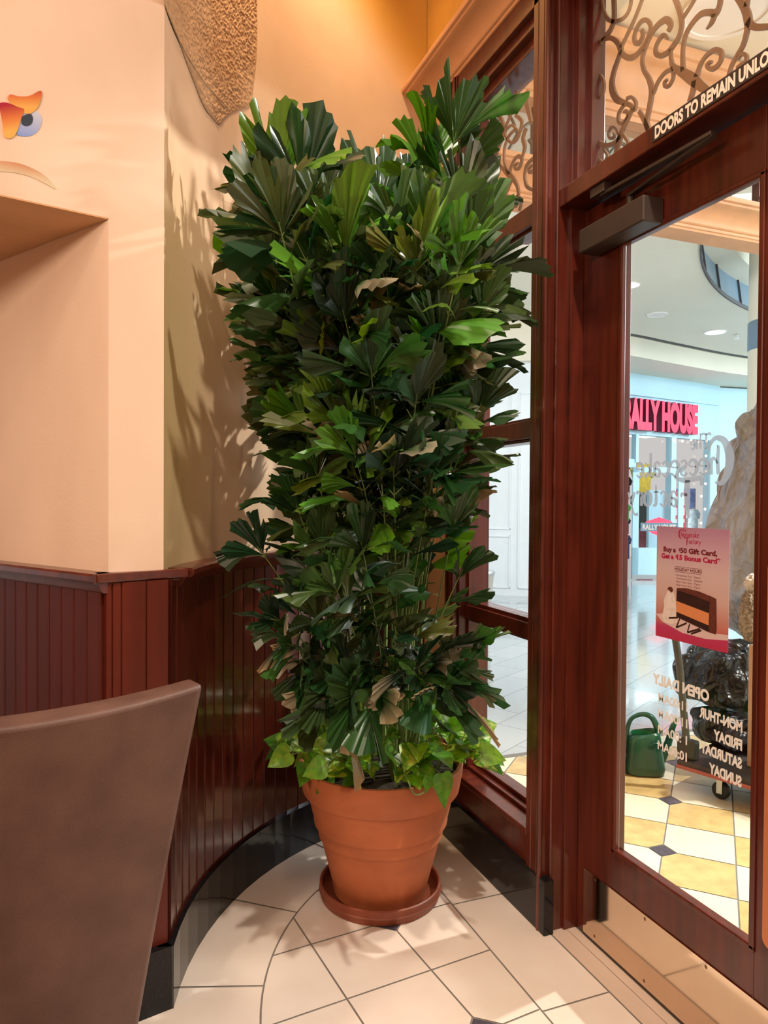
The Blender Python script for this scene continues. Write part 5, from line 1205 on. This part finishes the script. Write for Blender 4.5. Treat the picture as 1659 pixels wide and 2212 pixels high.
def build_mall_things():
    # ceiling lights
    for (px, py, on_, r, lab) in ((1360, 615, True, .12, 'lit round ceiling light nearest the door frame'), (1420, 679, False, .13, 'unlit flush ceiling disc speaker in the cream ceiling'), (1545, 717, True, .15, 'lit round ceiling light above the shop front'), (1573, 20, False, .22, 'large flush ceiling disc seen through the scrollwork')):
        p = fl(px, py, ZC); e = empty('ceiling_light', (p.x, p.y, ZC), lab, 'ceiling light')
        mb = MB(); mb.lathe([(r, 0), (r*1.02, -.012), (r*1.16, -.014), (r*1.18, 0)], (p.x, p.y, ZC-.001), 32); mb.build('trim_ring', M['lampring'], e, smooth=True)
        mb = MB(); mb.lathe([(0, -.006), (r, -.006), (r, -.001), (0, -.001)], (p.x, p.y, ZC), 32); mb.build('diffuser', M['lamp'] if on_ else M['lampring'], e)
    p = fl(1598, 628, ZC+.85)
    for (px, py, lab) in ((1598, 628, 'recessed downlight in the upper ceiling past the round opening'), (1620, 655, 'second recessed downlight in the upper ceiling, beside the column')):
        p = fl(px, py, ZC+.85); e = empty('downlight', (p.x, p.y, ZC+.85), lab, 'ceiling light')
        mb = MB(); mb.lathe([(.10, -.001), (.10, -.016), (.19, -.016), (.20, -.001)], (p.x, p.y, ZC+.85), 28); mb.build('trim_ring', M['lamp'], e)
        mb = MB(); mb.lathe([(0, -.004), (.10, -.004), (.10, -.001)], (p.x, p.y, ZC+.85), 28); mb.build('reflector', M['bluegrey'], e)
    for px, py, lab in ((1357, 632, 'small fire sprinkler below the lit ceiling light'), (1592, 729, 'small fire sprinkler over the shop front')):
        p = fl(px, py, ZC-.05); mb = MB(); mb.tube([(p.x, p.y, ZC), (p.x, p.y, ZC-.06)], .014, 8); mb.lathe([(0, 0), (.045, 0), (.045, .008), (0, .008)], (p.x, p.y, ZC-.075), 12); mb.lathe([(0, 0), (.04, 0), (.0, .012)], (p.x, p.y, ZC-.012), 12)
        o = mb.build('fire_sprinkler', M['lampring']); tag(o, lab, 'sprinkler')
    # round column
    c = dist(1668, 1075, 9.0); mb = MB(); mb.lathe([(.30, 0), (.30, 3.42)], (c.x, c.y, 0), 40, 0); mb.lathe([(.30, 3.42), (.308, 3.43), (.308, 3.77), (.30, 3.78)], (c.x, c.y, 0), 40, 1); mb.lathe([(.30, 3.78), (.30, 5.15)], (c.x, c.y, 0), 40, 0)
    o = mb.build('column', [M['cream'], M['bluegrey']], smooth=True); o['kind'] = 'structure'; tag(o, 'round cream mall column with a blue-grey band', 'column')
    # litter bin beyond the sidelight
    b = fl(1024, 1376); e = empty('litter_bin', b, 'tapered grey litter bin on the mall floor beyond the sidelight', 'bin')
    mb = MB(); mb.lathe([(0, 0), (.15, 0), (.155, .02), (.212, .70), (.205, .70), (.15, .05)], b, 40); mb.build('body', M['bin'], e, smooth=True, ang=40)
    mb = MB(); mb.lathe([(.205, .69), (.222, .695), (.225, .715), (.215, .735), (.12, .74), (.11, .725), (.11, .69)], b, 40); mb.build('lid', M['steel'], e, smooth=True, ang=40)
    # watering cans
    def can(p, yaw, name, lab, s=1.0):
        e = empty(name, p, lab, 'watering can')
        cr, sr = math.cos(yaw), math.sin(yaw)
        def tr(x, y, z): return (p[0]+s*(cr*x-sr*y), p[1]+s*(sr*x+cr*y), s*z)
        def se(a, rx, ry, ex=.62): c_, s_ = math.cos(a), math.sin(a); return (rx*math.copysign(abs(c_)**ex, c_), ry*math.copysign(abs(s_)**ex, s_))
        prof = [(0.0, 0.0), (.085, 0.0), (.102, .008), (.107, .035), (.104, .055), (.094, .13), (.084, .195), (.078, .212), (.066, .222), (.062, .214), (.058, .16)]
        mb = MB(); n = 40; vs = []
        for r, z in prof:
            for k in range(n):
                x, y = se(2*PI*k/n, r, r*.80); vs.append(tr(x, y, z+(0.012*x/.08 if z > .2 else 0)))
        fs = [(i*n+k, i*n+(k+1) % n, (i+1)*n+(k+1) % n, (i+1)*n+k) for i in range(len(prof)-1) for k in range(n)]
        mb.add(vs, fs)
        # moulded ripples on the side panel
        for j in range(3):
            pts = [tr(.056+.012*math.cos(a)*0+(.02+.012*j)*math.cos(a)*.9-.01, -.0755+.012*j*0-.0015*(1-(.12+ .0)), .150+(.014+.011*j)*math.sin(a)) for a in [PI*k/10 for k in range(11)]]
            mb.tube(pts, .0028*s, 6)
        mb.build('body', M['green'], e, smooth=True, ang=35)
        mb = MB(); mb.lathe([(0, .175), (.05, .175), (.055, .20), (.058, .217)], (0, 0, 0), 24); mb.v = [tr(v[0]-.012, v[1]*.8, v[2]) for v in mb.v]; mb.build('filling_mouth', M['greenin'], e, smooth=True)
        mb = MB(); pts = crom([tr(-.096, 0, .10), tr(-.093, 0, .20), tr(-.070, 0, .285), tr(-.015, 0, .316), tr(.035, 0, .305), tr(.062, 0, .262), tr(.074, 0, .215)], 8)
        mb.tube(pts, [(.011+.006*min(1, abs(i/(len(pts)-1)*2-.7)))*s for i in range(len(pts))], 12); mb.build('handle', M['green'], e, smooth=True)
        mb = MB(); pts = crom([tr(.090, 0, .07), tr(.125, 0, .16), tr(.150, 0, .255), tr(.172, 0, .30)], 6); mb.tube(pts, [(.026-.016*i/(len(pts)-1))*s for i in range(len(pts))], 12); mb.build('spout', M['green'], e, smooth=True)
    can(fl(1390, 1668), math.radians(-28), 'watering_can', 'green plastic watering can standing free on the tiles outside the door glass', 1.02)
    c2 = fl(1306, 1666); can(c2, math.radians(172), 'watering_can', 'second green watering can, mostly hidden by the door stile', 1.0)
    # platform cart
    L0 = fl(1462, 1640, .16); R0 = fl(1640, 1692, .16); t = (R0-L0); t.z = 0; Lc = 1.05; t.normalize(); n = Vector((-t.y, t.x, 0))
    if n.x < 0: n = -n
    e = empty('platform_cart', (L0.x, L0.y, 0), 'dark platform cart with a bent handle standing outside the door', 'cart')
    mb = MB(); mb.obox((L0.x, L0.y, .125), t*Lc, n*.58, (0, 0, .035)); mb.build('deck', M['cartdeck'], e, bevel=.006)
    mb = MB(); o = L0-n*.006; mb.obox((o.x, o.y, .118), t*Lc, n*.006, (0, 0, .018)); mb.build('edge_trim', M['redtrim'], e)
    for u, v in ((.20, .07), (.95, .07), (.20, .50), (.95, .50)):
        q = L0+t*u+n*v; mb = MB(); ax = n
        w = MB(); c_ = Vector((q.x, q.y, .043)); rr = [(.043, -.014), (.043, .014)]
        ring = [[c_+ax*d+(t*math.cos(2*PI*k/24)+Vector((0, 0, 1))*math.sin(2*PI*k/24))*r for k in range(24)] for r, d in ((.012, -.018), (.036, -.018), (.043, -.012), (.043, .012), (.036, .018), (.012, .018))]
        w.sweep(lambda i: ring[i], 6)
        ca = MB(); ca.obox(c_-ax*.026-t*.014+Vector((0, 0, -.012)), t*.028, ax*.006, (0, 0, .075)); ca.obox(c_+ax*.020-t*.014+Vector((0, 0, -.012)), t*.028, ax*.006, (0, 0, .075)); ca.obox(c_-ax*.03-t*.03+Vector((0, 0, .062)), t*.06, ax*.06, (0, 0, .022))
        co = ca.build('caster', M['steel'], e); w.build('wheel', M['black'], co, smooth=True)
    for v in (.06, .50):
        q = L0+t*.03+n*v; q.z = .16
        mb = MB(); mb.tube(crom([q, q+Vector((0, 0, .45))-t*.05, q+Vector((0, 0, .70))-t*.085, q+Vector((0, 0, .80))-t*.06+n*(.05 if v < .2 else -.05)], 8), .019, 12); mb.build('handle', M['cartmetal'], e, smooth=True)
        mb = MB(); mb.obox(q-t*.05-n*.03, t*.10, n*.06, (0, 0, .10)); mb.build('handle_socket', M['cartdeck'], e, bevel=.012)
    mb = MB(); q = L0+t*-.03+n*.11; q.z = .955; mb.tube([q, q+n*.34], .019, 12); mb.build('handle_grip', M['cartmetal'], e, smooth=True)
    # crumpled shapes
    def crumple(name, c, rx, ry, rz, mat, seed, amp, fr, lab, cat, top=None, zmin=None, seg=72, rows=64, taper=None, ang=30):
        mb = MB(); vs = []
        for j in range(rows+1):
            ph = PI*j/rows
            for k in range(seg):
                a = 2*PI*k/seg
                d = Vector((math.sin(ph)*math.cos(a), math.sin(ph)*math.sin(a), math.cos(ph)))
                e_ = 0.72; sq = Vector([math.copysign(abs(v)**e_, v) for v in d])
                q = Vector((sq.x*rx, sq.y*ry, sq.z*rz))
                vd, vp = noise.voronoi(Vector((d.x*rx, d.y*ry, d.z*rz))*fr+Vector((seed, 0, 0)))
                f = (vd[1]-vd[0])*1.1+0.7*noise.noise(d*2.6+Vector((0, seed, 0)))-.3
                if taper: s = taper((q.z/rz+1)/2); q.x *= s; q.y *= s
                q += d*amp*f
                p = Vector(c)+q
                if zmin is not None: p.z = max(p.z, zmin)
                vs.append(p)
        fs = [(j*seg+k, j*seg+(k+1) % seg, (j+1)*seg+(k+1) % seg, (j+1)*seg+k) for j in range(rows) for k in range(seg)]
        mb.add(vs, fs); o = mb.build(name, mat, smooth=True, ang=ang)
        return tag(o, lab, cat)
    c1 = dist(1556, 1470, 4.05); crumple('plastic_bag', c1+n*.12, .30, .24, .20, M['bag'], 3.1, .05, 7.5, 'big crumpled black plastic bag on the cart behind the poster', 'plastic bag', zmin=.375)
    c2 = dist(1580, 1575, 3.95); crumple('plastic_bag', c2+n*.06, .21, .22, .10, M['bag'], 8.7, .035, 8.5, 'lower black plastic bag sagging on the cart deck behind the hours lettering', 'plastic bag', zmin=.162)
    c3 = dist(1665, 1115, 4.35); c3.z = 1.405
    crumple('wrapped_plant', c3, .34, .30, .74, M['kraft'], 5.5, .06, 5.0, 'tall plant bundle wrapped in creased grey paper standing over the cart', 'wrapped plant', rows=90, seg=90, taper=lambda v: 1.06-.56*max(0, v-.35)**1.2/.6)
    # cardboard carton and fleece mitt
    a = dist(1614, 1612, 3.62); b = dist(1616, 1392, 3.62); tt = t
    e = empty('carton', (a.x, a.y, a.z), 'tall tan cardboard carton leaning at the right edge of the door glass', 'box')
    mb = MB(); mb.obox((a.x, a.y, .162), tt*.30, n*.12, (0, 0, b.z-.162)); mb.build('box', M['card'], e, bevel=.003)
    mb = MB(); o = a+tt*.055-n*.002; mb.obox((o.x, o.y, .50), tt*.1, n*.001, (0, 0, .14)); mb.build('label_patch', M['bluegrey'], e)
    mb = MB(); add_text(mb, 'T', a[:2]+(.68,) if False else ((a+tt*.045-n*.002).x, (a+tt*.045-n*.002).y, .675), tt, (0, 0, 1), height=.022, bold=.02); mb.build('print', M['ink'] if 'ink' in M else M['black'], e)
    cm = dist(1632, 1330, 3.66); e = empty('fleece_mitt', cm, 'rough beige fleece mitt hanging above the carton', 'mitt')
    mb = MB(); vs = []; seg, rows = 48, 40
    for j in range(rows+1):
        ph = PI*j/rows
        for k in range(seg):
            aa = 2*PI*k/seg; d = Vector((math.sin(ph)*math.cos(aa), math.sin(ph)*math.sin(aa), math.cos(ph)))
            q = Vector([math.copysign(abs(v)**.7, v) for v in d]); q = Vector((q.x*.085, q.y*.05, q.z*.135))
            vs.append(cm+q+d*.012*noise.noise(d*14))
    fs = [(j*seg+k, j*seg+(k+1) % seg, (j+1)*seg+(k+1) % seg, (j+1)*seg+k) for j in range(rows) for k in range(seg)]
    mb.add(vs, fs); mb.build('palm_pad', M['fleece'], e, smooth=True)
    mb = MB(); ck = dist(1628, 1262, 3.66); vs = []
    for j in range(25):
        ph = PI*j/24
        for k in range(32):
            aa = 2*PI*k/32; d = Vector((math.sin(ph)*math.cos(aa), math.sin(ph)*math.sin(aa), math.cos(ph))); vs.append(ck+Vector((d.x*.045, d.y*.04, d.z*.055))+d*.012*noise.noise(d*6))
    fs = [(j*32+k, j*32+(k+1) % 32, (j+1)*32+(k+1) % 32, (j+1)*32+k) for j in range(24) for k in range(32)]
    mb.add(vs, fs); mb.build('cuff', pbr('cuff_fleece', (.62, .58, .52), .9, var=.2, scale=(40, 40, 40)), e, smooth=True)
build_mall_things()
